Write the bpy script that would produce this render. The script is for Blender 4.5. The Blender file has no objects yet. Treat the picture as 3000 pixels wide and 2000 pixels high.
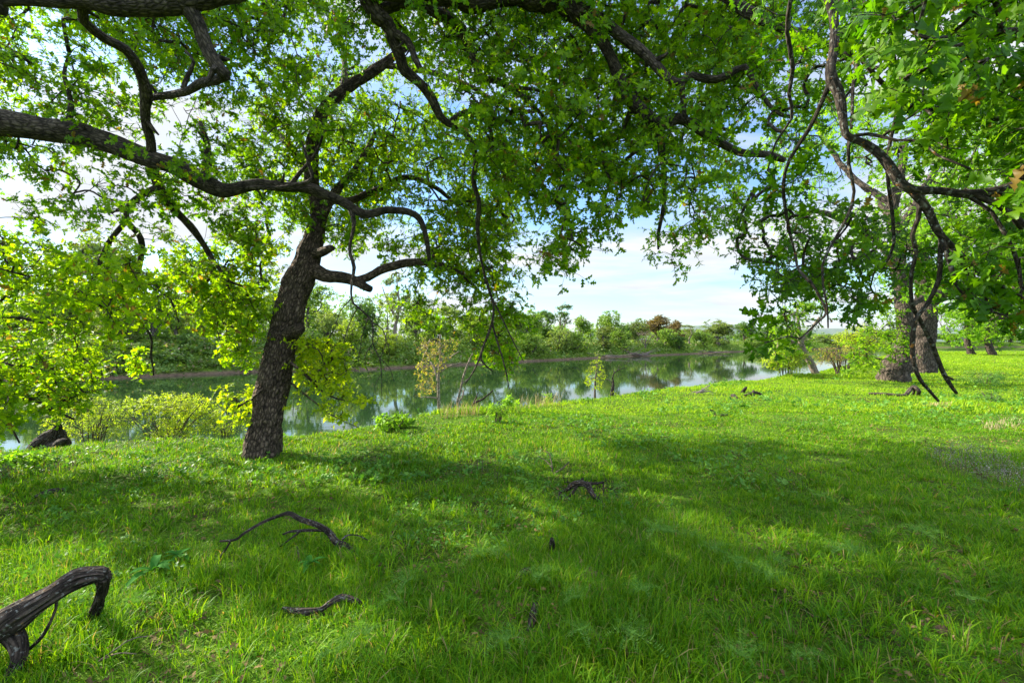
import bpy, math, random
import numpy as np
from math import radians, sin, cos, pi

# ------------------------------------------------------------------ camera, sky, sun, exposure
S = bpy.context.scene
COL = S.collection
CZ, F = 1.6, 3000*16.0/36.0
cam_d = bpy.data.cameras.new('camera'); cam = bpy.data.objects.new('camera', cam_d); COL.objects.link(cam)
cam.location = (0, 0, CZ); cam.rotation_euler = (radians(90), 0, 0)
cam_d.lens = 16; cam_d.sensor_width = 36; cam_d.clip_start = 0.05; cam_d.clip_end = 9000
S.camera = cam
SUN_EL, SUN_AZ = radians(31), radians(-66)          # azimuth from +Y (view direction), negative = left
SDIR = np.array([sin(SUN_AZ)*cos(SUN_EL), cos(SUN_AZ)*cos(SUN_EL), sin(SUN_EL)])
sl = bpy.data.lights.new('sun', 'SUN'); so = bpy.data.objects.new('sun', sl); COL.objects.link(so)
sl.energy = 5.0; sl.angle = radians(0.5); sl.color = (1.0, 0.91, 0.76)
so.rotation_euler = (radians(90)-SUN_EL, 0, -SUN_AZ + pi)
from mathutils import Vector
so.rotation_euler = Vector(SDIR).to_track_quat('Z', 'Y').to_euler()
S.view_settings.view_transform = 'Standard'; S.view_settings.look = 'None'
S.view_settings.exposure = 1.68; S.view_settings.gamma = 1
S.cycles.max_bounces = 7; S.cycles.diffuse_bounces = 3; S.cycles.glossy_bounces = 2
S.cycles.transmission_bounces = 4; S.cycles.transparent_max_bounces = 6

W = bpy.data.worlds.new('World'); S.world = W; W.use_nodes = True
nt = W.node_tree; nt.nodes.clear()
def N(t, typ, **kw):
    n = t.nodes.new(typ)
    for k, v in kw.items(): setattr(n, k, v)
    return n
out = N(nt, 'ShaderNodeOutputWorld'); bg = N(nt, 'ShaderNodeBackground'); bg.inputs[1].default_value = 0.12
sky = N(nt, 'ShaderNodeTexSky', sky_type='NISHITA'); sky.sun_disc = False
sky.sun_elevation = SUN_EL; sky.sun_rotation = SUN_AZ; sky.air_density = 1.2; sky.dust_density = 0.6; sky.ozone_density = 2.0
tc = N(nt, 'ShaderNodeTexCoord'); sep = N(nt, 'ShaderNodeSeparateXYZ'); nt.links.new(tc.outputs['Generated'], sep.inputs[0])
mz = N(nt, 'ShaderNodeMath', operation='MAXIMUM'); mz.inputs[1].default_value = 0.02; nt.links.new(sep.outputs[2], mz.inputs[0])
az = N(nt, 'ShaderNodeMath', operation='ADD'); az.inputs[1].default_value = 0.12; nt.links.new(mz.outputs[0], az.inputs[0])
dx = N(nt, 'ShaderNodeMath', operation='DIVIDE'); nt.links.new(sep.outputs[0], dx.inputs[0]); nt.links.new(az.outputs[0], dx.inputs[1])
dy = N(nt, 'ShaderNodeMath', operation='DIVIDE'); nt.links.new(sep.outputs[1], dy.inputs[0]); nt.links.new(az.outputs[0], dy.inputs[1])
cmb = N(nt, 'ShaderNodeCombineXYZ'); nt.links.new(dx.outputs[0], cmb.inputs[0]); nt.links.new(dy.outputs[0], cmb.inputs[1])
mp = N(nt, 'ShaderNodeMapping'); mp.inputs['Scale'].default_value = (0.55, 0.85, 1); mp.inputs['Rotation'].default_value = (0, 0, 0.5)
mp.inputs['Location'].default_value = (3.1, 1.7, 0)
nt.links.new(cmb.outputs[0], mp.inputs[0])
nz = N(nt, 'ShaderNodeTexNoise'); nz.inputs['Scale'].default_value = 1.1; nz.inputs['Detail'].default_value = 9; nz.inputs['Roughness'].default_value = 0.56
nz.inputs['Distortion'].default_value = 0.35
nt.links.new(mp.outputs[0], nz.inputs['Vector'])
cr = N(nt, 'ShaderNodeValToRGB'); cr.color_ramp.elements[0].position = 0.41; cr.color_ramp.elements[1].position = 0.58
cr.color_ramp.elements[0].color = (0.05,)*3+(1,); cr.color_ramp.elements[1].color = (1,)*3+(1,)
nt.links.new(nz.outputs[0], cr.inputs[0])
# thin cloud: pale grey-white veil
nz2 = N(nt, 'ShaderNodeTexNoise'); nz2.inputs['Scale'].default_value = 3.0; nz2.inputs['Detail'].default_value = 7
nt.links.new(mp.outputs[0], nz2.inputs['Vector'])
cr2 = N(nt, 'ShaderNodeValToRGB'); cr2.color_ramp.elements[0].color = (2.2, 2.38, 2.6, 1); cr2.color_ramp.elements[1].color = (2.65, 2.72, 2.8, 1)
cr2.color_ramp.elements[0].position = 0.3; cr2.color_ramp.elements[1].position = 0.65
nt.links.new(nz2.outputs[0], cr2.inputs[0])
mxw = N(nt, 'ShaderNodeMix', data_type='RGBA')
nt.links.new(cr.outputs[0], mxw.inputs[0]); skt = N(nt, 'ShaderNodeVectorMath', operation='MULTIPLY'); skt.inputs[1].default_value = (0.50, 0.64, 0.80); nt.links.new(sky.outputs[0], skt.inputs[0]); nt.links.new(skt.outputs[0], mxw.inputs[6]); nt.links.new(cr2.outputs[0], mxw.inputs[7])
# added fill light: unseen sky behind the viewer and overhead is brightened
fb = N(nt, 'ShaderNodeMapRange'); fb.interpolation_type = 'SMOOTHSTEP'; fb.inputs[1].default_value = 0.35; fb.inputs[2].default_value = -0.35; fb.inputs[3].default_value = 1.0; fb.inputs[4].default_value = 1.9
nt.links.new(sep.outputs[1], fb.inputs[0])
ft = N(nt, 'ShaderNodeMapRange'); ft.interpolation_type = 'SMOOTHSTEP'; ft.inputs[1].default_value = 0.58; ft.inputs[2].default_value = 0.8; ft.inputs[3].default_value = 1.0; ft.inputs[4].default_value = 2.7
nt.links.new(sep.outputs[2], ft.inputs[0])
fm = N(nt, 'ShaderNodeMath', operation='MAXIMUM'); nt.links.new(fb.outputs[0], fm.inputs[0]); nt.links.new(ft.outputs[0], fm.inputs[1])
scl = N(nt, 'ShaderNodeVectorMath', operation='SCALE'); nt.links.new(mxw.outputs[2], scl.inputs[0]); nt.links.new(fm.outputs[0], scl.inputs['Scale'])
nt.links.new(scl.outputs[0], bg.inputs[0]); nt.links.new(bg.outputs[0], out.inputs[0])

rng = np.random.default_rng(7); random.seed(7)

# ------------------------------------------------------------------ helpers
def P(px, py, d): return np.array([(px-1500)/F*d, d, CZ+(1000-py)/F*d])

_perm = np.random.default_rng(3).random((64, 64, 64))
def vnoise(p, scale=1.0):                       # smooth value noise 0..1, p (...,3)
    q = np.asarray(p, float)*scale
    i = np.floor(q).astype(int); f = q-i; f = f*f*(3-2*f)
    r = 0
    for a in (0, 1):
        for b in (0, 1):
            for c in (0, 1):
                w = (f[..., 0] if a else 1-f[..., 0])*(f[..., 1] if b else 1-f[..., 1])*(f[..., 2] if c else 1-f[..., 2])
                r = r+w*_perm[(i[..., 0]+a) % 64, (i[..., 1]+b) % 64, (i[..., 2]+c) % 64]
    return r
def fbm(p, scale=1.0, o=3):
    r = 0; t = 0
    for k in range(o): r = r+vnoise(np.asarray(p)+17.3*k, scale*2**k)/2**k; t += 1/2**k
    return r/t
def nrm(v): return v/np.maximum(np.linalg.norm(v, axis=-1, keepdims=True), 1e-9)

def make_mesh(name, V, faces_list, mat=None, parent=None, uv=None, smooth=True, link=True):
    """faces_list: list of int arrays (n,k)"""
    me = bpy.data.meshes.new(name)
    V = np.asarray(V, np.float32)
    me.vertices.add(len(V)); me.vertices.foreach_set('co', V.ravel())
    fl = [f for f in faces_list if len(f)]
    nl = sum(f.size for f in fl); nf = sum(len(f) for f in fl)
    me.loops.add(nl); me.polygons.add(nf)
    li = np.concatenate([f.ravel() for f in fl]).astype(np.int32)
    ls = []; s = 0
    for f in fl:
        ls.append(s+np.arange(len(f))*f.shape[1]); s += f.size
    me.loops.foreach_set('vertex_index', li)
    me.polygons.foreach_set('loop_start', np.concatenate(ls).astype(np.int32))
    if uv is not None:
        u = me.uv_layers.new(name='UVMap'); u.data.foreach_set('uv', np.asarray(uv, np.float32)[li].ravel())
    me.update(calc_edges=True)
    if smooth: me.polygons.foreach_set('use_smooth', np.ones(nf, bool))
    if mat: me.materials.append(mat)
    o = bpy.data.objects.new(name, me)
    if link: COL.objects.link(o)
    if parent is not None: o.parent = parent
    return o
def thing(name, label, cat, loc=(0, 0, 0), group=None):
    o = bpy.data.objects.new(name, None); COL.objects.link(o); o.location = loc; o.empty_display_size = 0.2
    return tag(o, label, cat, group)
def tag(o, label=None, cat=None, group=None, kind=None):
    if label: o['label'] = label
    if cat: o['category'] = cat
    if group: o['group'] = group
    if kind: o['kind'] = kind
    return o

class Geo:                                      # collects verts and faces for one mesh
    def __init__(s): s.V = []; s.T = []; s.Q = []; s.UV = []; s.n = 0
    def add(s, V, tris=None, quads=None, uv=None):
        s.V.append(np.asarray(V, float))
        if tris is not None and len(tris): s.T.append(np.asarray(tris)+s.n)
        if quads is not None and len(quads): s.Q.append(np.asarray(quads)+s.n)
        s.UV.append(np.asarray(uv, float) if uv is not None else np.zeros((len(V), 2)))
        s.n += len(V)
    def build(s, name, mat, parent=None, origin=None, smooth=True):
        V = np.concatenate(s.V)
        if origin is not None: V = V-np.asarray(origin)
        fl = []
        if s.Q: fl.append(np.concatenate(s.Q))
        if s.T: fl.append(np.concatenate(s.T))
        return make_mesh(name, V, fl, mat, parent, np.concatenate(s.UV), smooth)

def tube(g, pts, rad, sides=8, lump=0.0, lsc=3.0, cap=True, furrow=0.0):
    pts = np.asarray(pts, float); rad = np.asarray(rad, float); n = len(pts)
    t = np.gradient(pts, axis=0); t = nrm(t)
    up = np.array([0, 0, 1.0]) if abs(t[0][2]) < 0.9 else np.array([1.0, 0, 0])
    a = nrm(np.cross(t[0], up)); A = np.empty((n, 3)); A[0] = a
    for i in range(1, n):
        a = a-t[i]*a.dot(t[i]); l = np.linalg.norm(a); a = a/l if l > 1e-6 else A[i-1]; A[i] = a
    B = np.cross(t, A)
    th = np.linspace(0, 2*pi, sides+1)
    ring = A[:, None]*np.cos(th)[None, :, None]+B[:, None]*np.sin(th)[None, :, None]
    L = np.concatenate([[0], np.cumsum(np.linalg.norm(np.diff(pts, axis=0), axis=1))])
    R = np.repeat(rad[:, None], sides+1, 1)
    if lump:
        R = R*(1+lump*(fbm(pts[:, None]+ring*rad[:, None, None], lsc, 2)-0.5)*2)
    if furrow:
        q = np.stack([np.cos(th)[None]*3.2+0*L[:, None], np.sin(th)[None]*3.2+0*L[:, None], 0*th[None]+L[:, None]*2.2], -1)
        w = fbm(q, 1.0, 2)*14
        rg = np.abs(np.sin(th[None]*sides/9.0/2+0*L[:, None]*1.0+(w-7)*1.1))
        rg = rg*0.6+0.4*fbm(q*np.array([3, 3, 2.5])+9, 1.0, 2)
        R = R+furrow*(rg-0.6)
    R[:, -1] = R[:, 0]
    V = pts[:, None]+ring*R[..., None]
    uv = np.stack([np.broadcast_to(th[None]/(2*pi)*2*pi*np.mean(rad), (n, sides+1)), np.broadcast_to(L[:, None], (n, sides+1))], -1)
    i = np.arange(n-1)[:, None]*(sides+1)+np.arange(sides)[None]
    q = np.stack([i, i+1, i+sides+2, i+sides+1], -1).reshape(-1, 4)
    V = V.reshape(-1, 3); uv = uv.reshape(-1, 2); tr = []
    if cap:
        for e, rr in ((0, 0), (n-1, 1)):
            c = len(V); V = np.vstack([V, pts[e]+(t[e] if rr else -t[e])*rad[e]*0.3]); uv = np.vstack([uv, uv[e*(sides+1)]])
            b = e*(sides+1)+np.arange(sides)
            tr.append(np.stack([b, b+1, np.full(sides, c)], -1) if rr else np.stack([b+1, b, np.full(sides, c)], -1))
        tr = np.concatenate(tr)
    g.add(V, tr, q, uv)

def catmull(pts, step):
    pts = np.asarray(pts, float); n = len(pts)
    if n == 2: pts = np.array([pts[0], (pts[0]+pts[1])/2, pts[1]]); n = 3
    P_ = np.vstack([2*pts[0]-pts[1], pts, 2*pts[-1]-pts[-2]]); o = []
    for i in range(n-1):
        p0, p1, p2, p3 = P_[i:i+4]; m = max(2, int(np.linalg.norm((p2-p1)[:3])/step)+1)
        for u in np.linspace(0, 1, m, endpoint=False):
            o.append(0.5*((2*p1)+(p2-p0)*u+(2*p0-5*p1+4*p2-p3)*u*u+(-p0+3*p1-3*p2+p3)*u**3))
    o.append(pts[-1]); return np.array(o)

# leaf templates: (verts in leaf plane: x across, y along, z up ; tris)
def leaf_template(kind):
    if kind == 'oak':        # deeply lobed
        half = [(0.0, 0.0), (0.05, 0.15), (0.18, 0.30), (0.06, 0.34), (0.26, 0.56), (0.08, 0.56), (0.24, 0.80), (0.20, 0.86), (0.07, 0.80), (0.06, 1.0), (0.0, 1.0)]
    elif kind == 'mid':
        half = [(0.0, 0.0), (0.20, 0.26), (0.06, 0.36), (0.29, 0.58), (0.08, 0.64), (0.17, 0.87), (0.0, 1.0)]
    elif kind == 'lance':
        half = [(0.0, 0.0), (0.14, 0.35), (0.11, 0.7), (0.0, 1.0)]
    else:                    # simple
        half = [(0.0, 0.0), (0.30, 0.5), (0.0, 1.0)]
    V = []; T = []
    ns = len(half)
    for x, y in half: V.append((0, y, -0.10*(2*y-0.8)**2))
    ri = []; le = []
    for k in range(1, ns-1):
        x, y = half[k]
        ri.append(len(V)); V.append((x, y, 0.28*x-0.10*(2*y-0.8)**2))
        le.append(len(V)); V.append((-x, y, 0.28*x-0.10*(2*y-0.8)**2))
    R = [0]+ri+[ns-1]; Lf = [0]+le+[ns-1]
    for k in range(ns-1):
        for side, fl in ((R, 0), (Lf, 1)):
            a, b, c, d = k, k+1, side[k+1], side[k]
            for t in ((a, c, b), (a, d, c)):
                if len(set(t)) == 3: T.append(t if not fl else t[::-1])
    return np.array(V), np.array(T)
TPL = {k: leaf_template(k) for k in ('oak', 'mid', 'simple', 'lance')}
def add_leaves(g, pos, dr, nm, size, kind, width=1.0):
    V0, T0 = TPL[kind]
    dr = nrm(dr); x = nrm(np.cross(dr, nm)); z = np.cross(x, dr)
    size = np.broadcast_to(size, (len(pos),))
    V = pos[:, None]+size[:, None, None]*(x[:, None]*V0[None, :, 0:1]*width+dr[:, None]*V0[None, :, 1:2]+z[:, None]*V0[None, :, 2:3])
    T = T0[None]+np.arange(len(pos))[:, None, None]*len(V0)
    g.add(V.reshape(-1, 3), T.reshape(-1, 3))

def rosettes(gl, gw, ends, edirs, K, spread, nleaf, size, kind, twr=0.003, rg=rng, up=0.35, wd=1.0):
    """every twig end carries K leaf rosettes, each on its own twiglet"""
    n = len(ends)
    c = np.repeat(ends, K, 0); ed = np.repeat(edirs, K, 0)
    off = rg.normal(size=(n*K, 3)); off = nrm(off)*rg.random((n*K, 1))**0.5*spread; off[:, 2] *= 0.75
    off += ed*spread*0.3; off[:, 2] -= spread*0.12
    ctr = c+off; ax = nrm(off+ed*0.3*spread+np.array([0, 0, up*spread]))
    if twr > 0:                                # twiglets: bent 3-sided tubes, vectorised
        m = c+off*0.5+rg.normal(size=off.shape)*spread*0.08
        pts = np.stack([c, m, ctr], 1)
        t = nrm(off); a = nrm(np.cross(t, rg.normal(size=t.shape))); b = np.cross(t, a)
        th = np.array([0, 2.094, 4.189]); rr = np.array([1.3, 1.0, 0.6])*twr
        ring = a[:, None]*np.cos(th)[None, :, None]+b[:, None]*np.sin(th)[None, :, None]
        V = pts[:, :, None]+ring[:, None]*rr[None, :, None, None]
        q = []
        for s in range(2):
            for k in range(3): q.append((s*3+k, s*3+(k+1) % 3, s*3+3+(k+1) % 3, s*3+3+k))
        q = np.array(q)[None]+np.arange(n*K)[:, None, None]*9
        gw.add(V.reshape(-1, 3), None, q.reshape(-1, 4))
    M = n*K
    a = nrm(np.cross(ax, rg.normal(size=ax.shape))); b = np.cross(ax, a)
    ph = rg.random((M, 1))*6.28+np.arange(nleaf)[None]*2*pi/nleaf+rg.normal(size=(M, nleaf))*0.35
    rad = a[:, None]*np.cos(ph)[..., None]+b[:, None]*np.sin(ph)[..., None]
    op = rg.uniform(0.1, 0.9, (M, nleaf, 1))
    d = rad+ax[:, None]*op+np.array([0, 0, -0.25]); nm = ax[:, None]-rad*op+rg.normal(size=d.shape)*0.35+np.array([0, 0, 0.5])
    sz = size*rg.uniform(0.45, 1.2, M*nleaf)*np.repeat(rg.uniform(0.65, 1.25, M), nleaf)
    p = np.repeat(ctr, nleaf, 0)-np.repeat(nrm(ctr-c), nleaf, 0)*rg.random((M*nleaf, 1))**1.4*size*1.9
    add_leaves(gl, p, d.reshape(-1, 3), nm.reshape(-1, 3), sz, kind, 1.3 if kind == 'mid' else wd)

class Tree:
    def __init__(s): s.nodes = []; s.rad = []; s.chains = []
    def limb_w(s, pts, radii, step=0.12, gn=0.02, lump=0.22, sides=None, furrow=0.0):
        A = catmull(np.column_stack([pts, radii]), step); p = A[:, :3]; r = np.maximum(A[:, 3], 0.002)
        p = p+(np.stack([fbm(p+k*11.1, 2.6, 2) for k in range(3)], -1)-0.5)*gn*4*np.minimum(1, np.linspace(0, 3, len(p)))[:, None]
        s.chains.append((p, r, lump, sides, furrow)); s.nodes.append(p); s.rad.append(r)
    def limb(s, pts, d0=None, d1=None, **kw):
        """photo outline points (px, py, half-width px), given real distances d0..d1"""
        pts = np.array(pts, float)
        if d0 is None:
            A = np.concatenate(s.nodes); ppx = 1500+A[:, 0]/A[:, 1]*F; ppy = 1000-(A[:, 2]-CZ)/A[:, 1]*F
            k = np.argmin((ppx-pts[0, 0])**2+(ppy-pts[0, 1])**2+np.where(A[:, 1] < 0.3, 1e9, 0)); d0 = A[k, 1]
            pts[0, :2] = (ppx[k], ppy[k])
        if d1 is None: d1 = d0
        L = np.concatenate([[0], np.cumsum(np.linalg.norm(np.diff(pts[:, :2], axis=0), axis=1))]); u = L/L[-1]
        d = d0+(d1-d0)*u
        w = np.array([P(a, b, c) for (a, b, _), c in zip(pts, d)])
        s.limb_w(w, pts[:, 2]/F*d, **kw)
    def knots(s, n, rmin=0.03):
        big = [c for c in s.chains if c[1].max() > rmin]
        for _ in range(n):
            p, r, *_r = big[int(rng.integers(len(big)))]; k = int(rng.integers(2, max(3, len(p)-2))); k = min(k, len(p)-2)
            t = nrm(p[k+1]-p[k]); v = nrm(np.cross(t, rng.normal(size=3))); L = rng.uniform(0.6, 3.2)*r[k]
            s.chains.append((np.array([p[k], p[k]+v*r[k]*0.9, p[k]+v*(r[k]+L*0.6)+t*L*0.3, p[k]+v*(r[k]+L)+t*L*0.4]), np.array([0.6, 0.5, 0.33, 0.22])*r[k]*rng.uniform(0.7, 1.1), 0.5, 10, 0.0))
    def grow(s, att, tip=0.004, power=0.42, sag=0.08, maxr=0.05, seg=0.18, gn=0.05):
        att = np.asarray(att); n = len(att)
        nodes = np.concatenate(s.nodes); own = -np.ones(len(nodes), int)
        D = np.full(n, 1e9); I = np.zeros(n, int)
        for a in range(0, n, 400):
            dd = np.linalg.norm(att[a:a+400, None]-nodes[None], axis=2); I[a:a+400] = dd.argmin(1); D[a:a+400] = dd.min(1)
        NL = [nodes]; cnt_n = len(nodes); ownL = [own]; allp = list(nodes); owner = list(own)
        edges = []; left = np.ones(n, bool)
        while left.any():
            k = int(np.where(left, D, 1e9).argmin()); left[k] = False
            p0 = np.array(allp[I[k]]); p1 = att[k]; d = np.linalg.norm(p1-p0)
            m = max(2, int(d/seg)+1); u = np.linspace(0, 1, m+1)[:, None]
            side = rng.normal(size=3)*d*0.10
            path = p0+(p1-p0)*u+side*np.sin(u*pi)+np.array([0, 0, sag*d])*np.sin(u*pi)
            path[1:-1] += rng.normal(size=(m-1, 3))*gn*min(d/m, 0.4)
            e = len(edges); edges.append([path, owner[I[k]], 1])
            base = len(allp)
            for q in path[1:]: allp.append(q); owner.append(e)
            rem = np.where(left)[0]
            if len(rem):
                dd = np.linalg.norm(att[rem][:, None]-path[None, 1:], axis=2); j = dd.argmin(1); mn = dd.min(1)
                up = mn < D[rem]; D[rem[up]] = mn[up]; I[rem[up]] = base+j[up]
        for e in range(len(edges)-1, -1, -1):
            if edges[e][1] >= 0: edges[edges[e][1]][2] += edges[e][2]
        ends = []; dirs = []
        for path, pe, c in edges:
            r0 = min(maxr, tip*c**power); r1 = max(tip*0.8, min(r0*0.8, tip*max(1, c-1)**power))
            if r0 > 0.009: path = catmull(path, 0.06*max(1, r0/0.02))
            s.chains.append((path, np.linspace(r0, r1, len(path)), 0.15 if r0 > 0.012 else 0.0, 4 if r0 < 0.015 else 6, 0))
            ends.append(path[-1]); dirs.append(nrm(path[-1]-path[-2]))
        return np.array(ends), np.array(dirs), edges
    def wood(s, g):
        for p, r, lump, sides, fu in s.chains:
            sd = sides or (14 if r.max() > 0.05 else 8)
            tube(g, p, r, sd, lump, 5.0, True, fu)

def in_poly(x, y, poly):
    c = np.zeros(len(x), bool); n = len(poly)
    for i in range(n):
        x1, y1 = poly[i]; x2, y2 = poly[(i+1) % n]
        if y1 == y2: continue
        k = ((y1 > y) != (y2 > y)) & (x < (x2-x1)*(y-y1)/(y2-y1)+x1)
        c ^= k
    return c
def region(poly, d0, d1, n, clump=0.45, sc=0.9, holes=()):
    pl = np.array(poly, float); mn = pl.min(0); mx = pl.max(0); outp = []; tot = 0
    for _ in range(60):
        m = n*3; x = rng.uniform(mn[0], mx[0], m); y = rng.uniform(mn[1], mx[1], m); d = rng.uniform(d0, d1, m)
        k = in_poly(x, y, poly)
        for h in holes: k &= ~in_poly(x, y, h)
        w = np.stack([(x-1500)/F*d, d, CZ+(1000-y)/F*d], -1)
        k &= vnoise(w+5.5, sc) > clump*rng.uniform(0.75, 1.15, m)
        outp.append(w[k]); tot += k.sum()
        if tot >= n: break
    return np.concatenate(outp)[:n]
def ellip(c, r, n, clump=0.4, sc=0.8, shell=0.0):
    o = []; tot = 0
    while tot < n:
        v = nrm(rng.normal(size=(n*3, 3)))*(shell+(1-shell)*rng.random((n*3, 1))**(1/3)); w = np.array(c)+v*np.array(r)
        k = vnoise(w+2.2, sc) > clump*rng.uniform(0.75, 1.15, len(w)); o.append(w[k]); tot += k.sum()
    return np.concatenate(o)[:n]

# ------------------------------------------------------------------ materials
def mat_new(name):
    m = bpy.data.materials.new(name); m.use_nodes = True; m.node_tree.nodes.clear(); return m, m.node_tree
def ramp(t, cols, fac, interp='LINEAR'):
    r = N(t, 'ShaderNodeValToRGB'); r.color_ramp.interpolation = interp
    el = r.color_ramp.elements
    while len(el) < len(cols): el.new(0.5)
    for e, (p, c) in zip(el, cols): e.position = p; e.color = tuple(c)+(1,)
    t.links.new(fac, r.inputs[0]); return r.outputs[0]
def mixc(t, f, a, b, mode='MIX'):
    m = N(t, 'ShaderNodeMix', data_type='RGBA', blend_type=mode)
    for s, v in ((0, f), (6, a), (7, b)):
        if hasattr(v, 'links'): t.links.new(v, m.inputs[s])
        else: m.inputs[s].default_value = v if s == 0 else tuple(v)+(1,)
    return m.outputs[2]
def noise(t, scale, detail=3, vec=None, rough=0.55):
    n = N(t, 'ShaderNodeTexNoise'); n.inputs['Scale'].default_value = scale; n.inputs['Detail'].default_value = detail
    n.inputs['Roughness'].default_value = rough
    if vec is not None: t.links.new(vec, n.inputs['Vector'])
    return n.outputs[0]
def leaf_mat(name, dark, mid, light, tr=0.5, nsc=0.5, rough=0.5, spec=0.16, odd=None, trc=(1.6, 1.6, 0.4)):
    m, t = mat_new(name)
    g = N(t, 'ShaderNodeNewGeometry'); rnd = g.outputs['Random Per Island']
    c1 = ramp(t, [(0.0, dark), (0.45, mid), (1.0, light)], rnd)
    n = noise(t, nsc, 3, g.outputs['Position'])
    k = ramp(t, [(0.3, (0.72, 0.8, 0.8)), (0.7, (1.25, 1.15, 0.9))], n)
    c = mixc(t, 1.0, c1, k, 'MULTIPLY')
    if odd:
        mm = N(t, 'ShaderNodeMath', operation='MULTIPLY'); mm.inputs[1].default_value = 17.31; t.links.new(rnd, mm.inputs[0])
        fr = N(t, 'ShaderNodeMath', operation='FRACT'); t.links.new(mm.outputs[0], fr.inputs[0])
        gt = N(t, 'ShaderNodeMath', operation='GREATER_THAN'); gt.inputs[1].default_value = odd[1]; t.links.new(fr.outputs[0], gt.inputs[0])
        c = mixc(t, gt.outputs[0], c, odd[0])
    b = N(t, 'ShaderNodeBsdfPrincipled'); b.inputs['Roughness'].default_value = rough; b.inputs['Specular IOR Level'].default_value = spec
    t.links.new(c, b.inputs['Base Color'])
    tb = N(t, 'ShaderNodeBsdfTranslucent'); t.links.new(mixc(t, 1.0, c, trc, 'MULTIPLY'), tb.inputs[0])
    mx = N(t, 'ShaderNodeMixShader'); mx.inputs[0].default_value = tr
    t.links.new(b.outputs[0], mx.inputs[1]); t.links.new(tb.outputs[0], mx.inputs[2])
    o = N(t, 'ShaderNodeOutputMaterial'); t.links.new(mx.outputs[0], o.inputs[0]); return m
def bark_mat(name, dark, light, moss=None, lichen=None, sc=28, bump=0.6, mossamt=0.5, st=0.28):
    m, t = mat_new(name)
    g = N(t, 'ShaderNodeNewGeometry'); uv = N(t, 'ShaderNodeTexCoord')
    mpn = N(t, 'ShaderNodeMapping'); mpn.inputs['Scale'].default_value = (1, st, 1); t.links.new(uv.outputs['UV'], mpn.inputs[0])
    wn = N(t, 'ShaderNodeTexNoise'); wn.inputs['Scale'].default_value = sc*0.7; wn.inputs['Detail'].default_value = 3; t.links.new(mpn.outputs[0], wn.inputs['Vector'])
    wa = N(t, 'ShaderNodeVectorMath', operation='SCALE'); wa.inputs['Scale'].default_value = 1.1/sc; t.links.new(wn.outputs['Color'], wa.inputs[0])
    wb = N(t, 'ShaderNodeVectorMath', operation='ADD'); t.links.new(mpn.outputs[0], wb.inputs[0]); t.links.new(wa.outputs[0], wb.inputs[1])
    vo = N(t, 'ShaderNodeTexVoronoi', feature='DISTANCE_TO_EDGE'); vo.inputs['Scale'].default_value = sc; t.links.new(wb.outputs[0], vo.inputs['Vector'])
    n1 = noise(t, 11, 8, g.outputs['Position'], 0.72)
    pl = ramp(t, [(0.0, (0.3,)*3), (0.3, (1,)*3)], vo.outputs[0])
    c = ramp(t, [(0.36, dark), (0.68, light)], n1)
    c = mixc(t, 1.0, c, pl, 'MULTIPLY')
    sn = N(t, 'ShaderNodeSeparateXYZ'); t.links.new(g.outputs['Normal'], sn.inputs[0])
    if moss:
        n2 = noise(t, 3.5, 4, g.outputs['Position'])
        a = N(t, 'ShaderNodeMath', operation='ADD'); t.links.new(sn.outputs[2], a.inputs[0]); t.links.new(n2, a.inputs[1])
        f = ramp(t, [(1.25-mossamt, (0,)*3), (1.5-mossamt, (0.85,)*3)], a.outputs[0])
        c = mixc(t, f, c, moss)
    if lichen:
        n3 = noise(t, 30, 3, g.outputs['Position']); f = ramp(t, [(0.64, (0,)*3), (0.70, (0.9,)*3)], n3)
        c = mixc(t, f, c, lichen)
        n4 = noise(t, 55, 2, g.outputs['Position']); f = ramp(t, [(0.58, (0,)*3), (0.66, (0.7,)*3)], n4)
        c = mixc(t, f, c, (0.19, 0.19, 0.165))
    b = N(t, 'ShaderNodeBsdfPrincipled'); b.inputs['Roughness'].default_value = 0.92; b.inputs['Specular IOR Level'].default_value = 0.2
    t.links.new(c, b.inputs['Base Color'])
    h = mixc(t, 0.35, pl, n1)
    bp = N(t, 'ShaderNodeBump'); bp.inputs['Strength'].default_value = bump; bp.inputs['Distance'].default_value = 0.05
    t.links.new(h, bp.inputs['Height']); t.links.new(bp.outputs[0], b.inputs['Normal'])
    o = N(t, 'ShaderNodeOutputMaterial'); t.links.new(b.outputs[0], o.inputs[0]); return m

M = {}
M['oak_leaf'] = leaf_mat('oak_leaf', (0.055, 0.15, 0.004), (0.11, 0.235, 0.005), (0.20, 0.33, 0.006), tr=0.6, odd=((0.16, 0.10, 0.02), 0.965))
M['lean_leaf'] = leaf_mat('lean_oak_leaf', (0.06, 0.16, 0.004), (0.125, 0.25, 0.005), (0.23, 0.35, 0.006), tr=0.6, odd=((0.16, 0.10, 0.02), 0.97))
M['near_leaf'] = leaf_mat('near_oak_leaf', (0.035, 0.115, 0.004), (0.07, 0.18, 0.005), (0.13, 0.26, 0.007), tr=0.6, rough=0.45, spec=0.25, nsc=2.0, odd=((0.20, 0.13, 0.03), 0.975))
M['sprout_leaf'] = leaf_mat('sprout_leaf', (0.16, 0.27, 0.006), (0.27, 0.38, 0.008), (0.40, 0.46, 0.01), tr=0.6)
M['back_leaf'] = leaf_mat('back_oak_leaf', (0.08, 0.20, 0.008), (0.14, 0.30, 0.010), (0.22, 0.38, 0.014), tr=0.55)
M['bark'] = bark_mat('oak_bark', (0.02, 0.015, 0.011), (0.15, 0.12, 0.09), moss=(0.05, 0.055, 0.012), mossamt=0.12, sc=48)
M['lean_bark'] = bark_mat('lean_oak_bark', (0.035, 0.024, 0.015), (0.24, 0.175, 0.12), moss=(0.06, 0.07, 0.015), mossamt=0.0, sc=42, bump=1.0)
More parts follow.
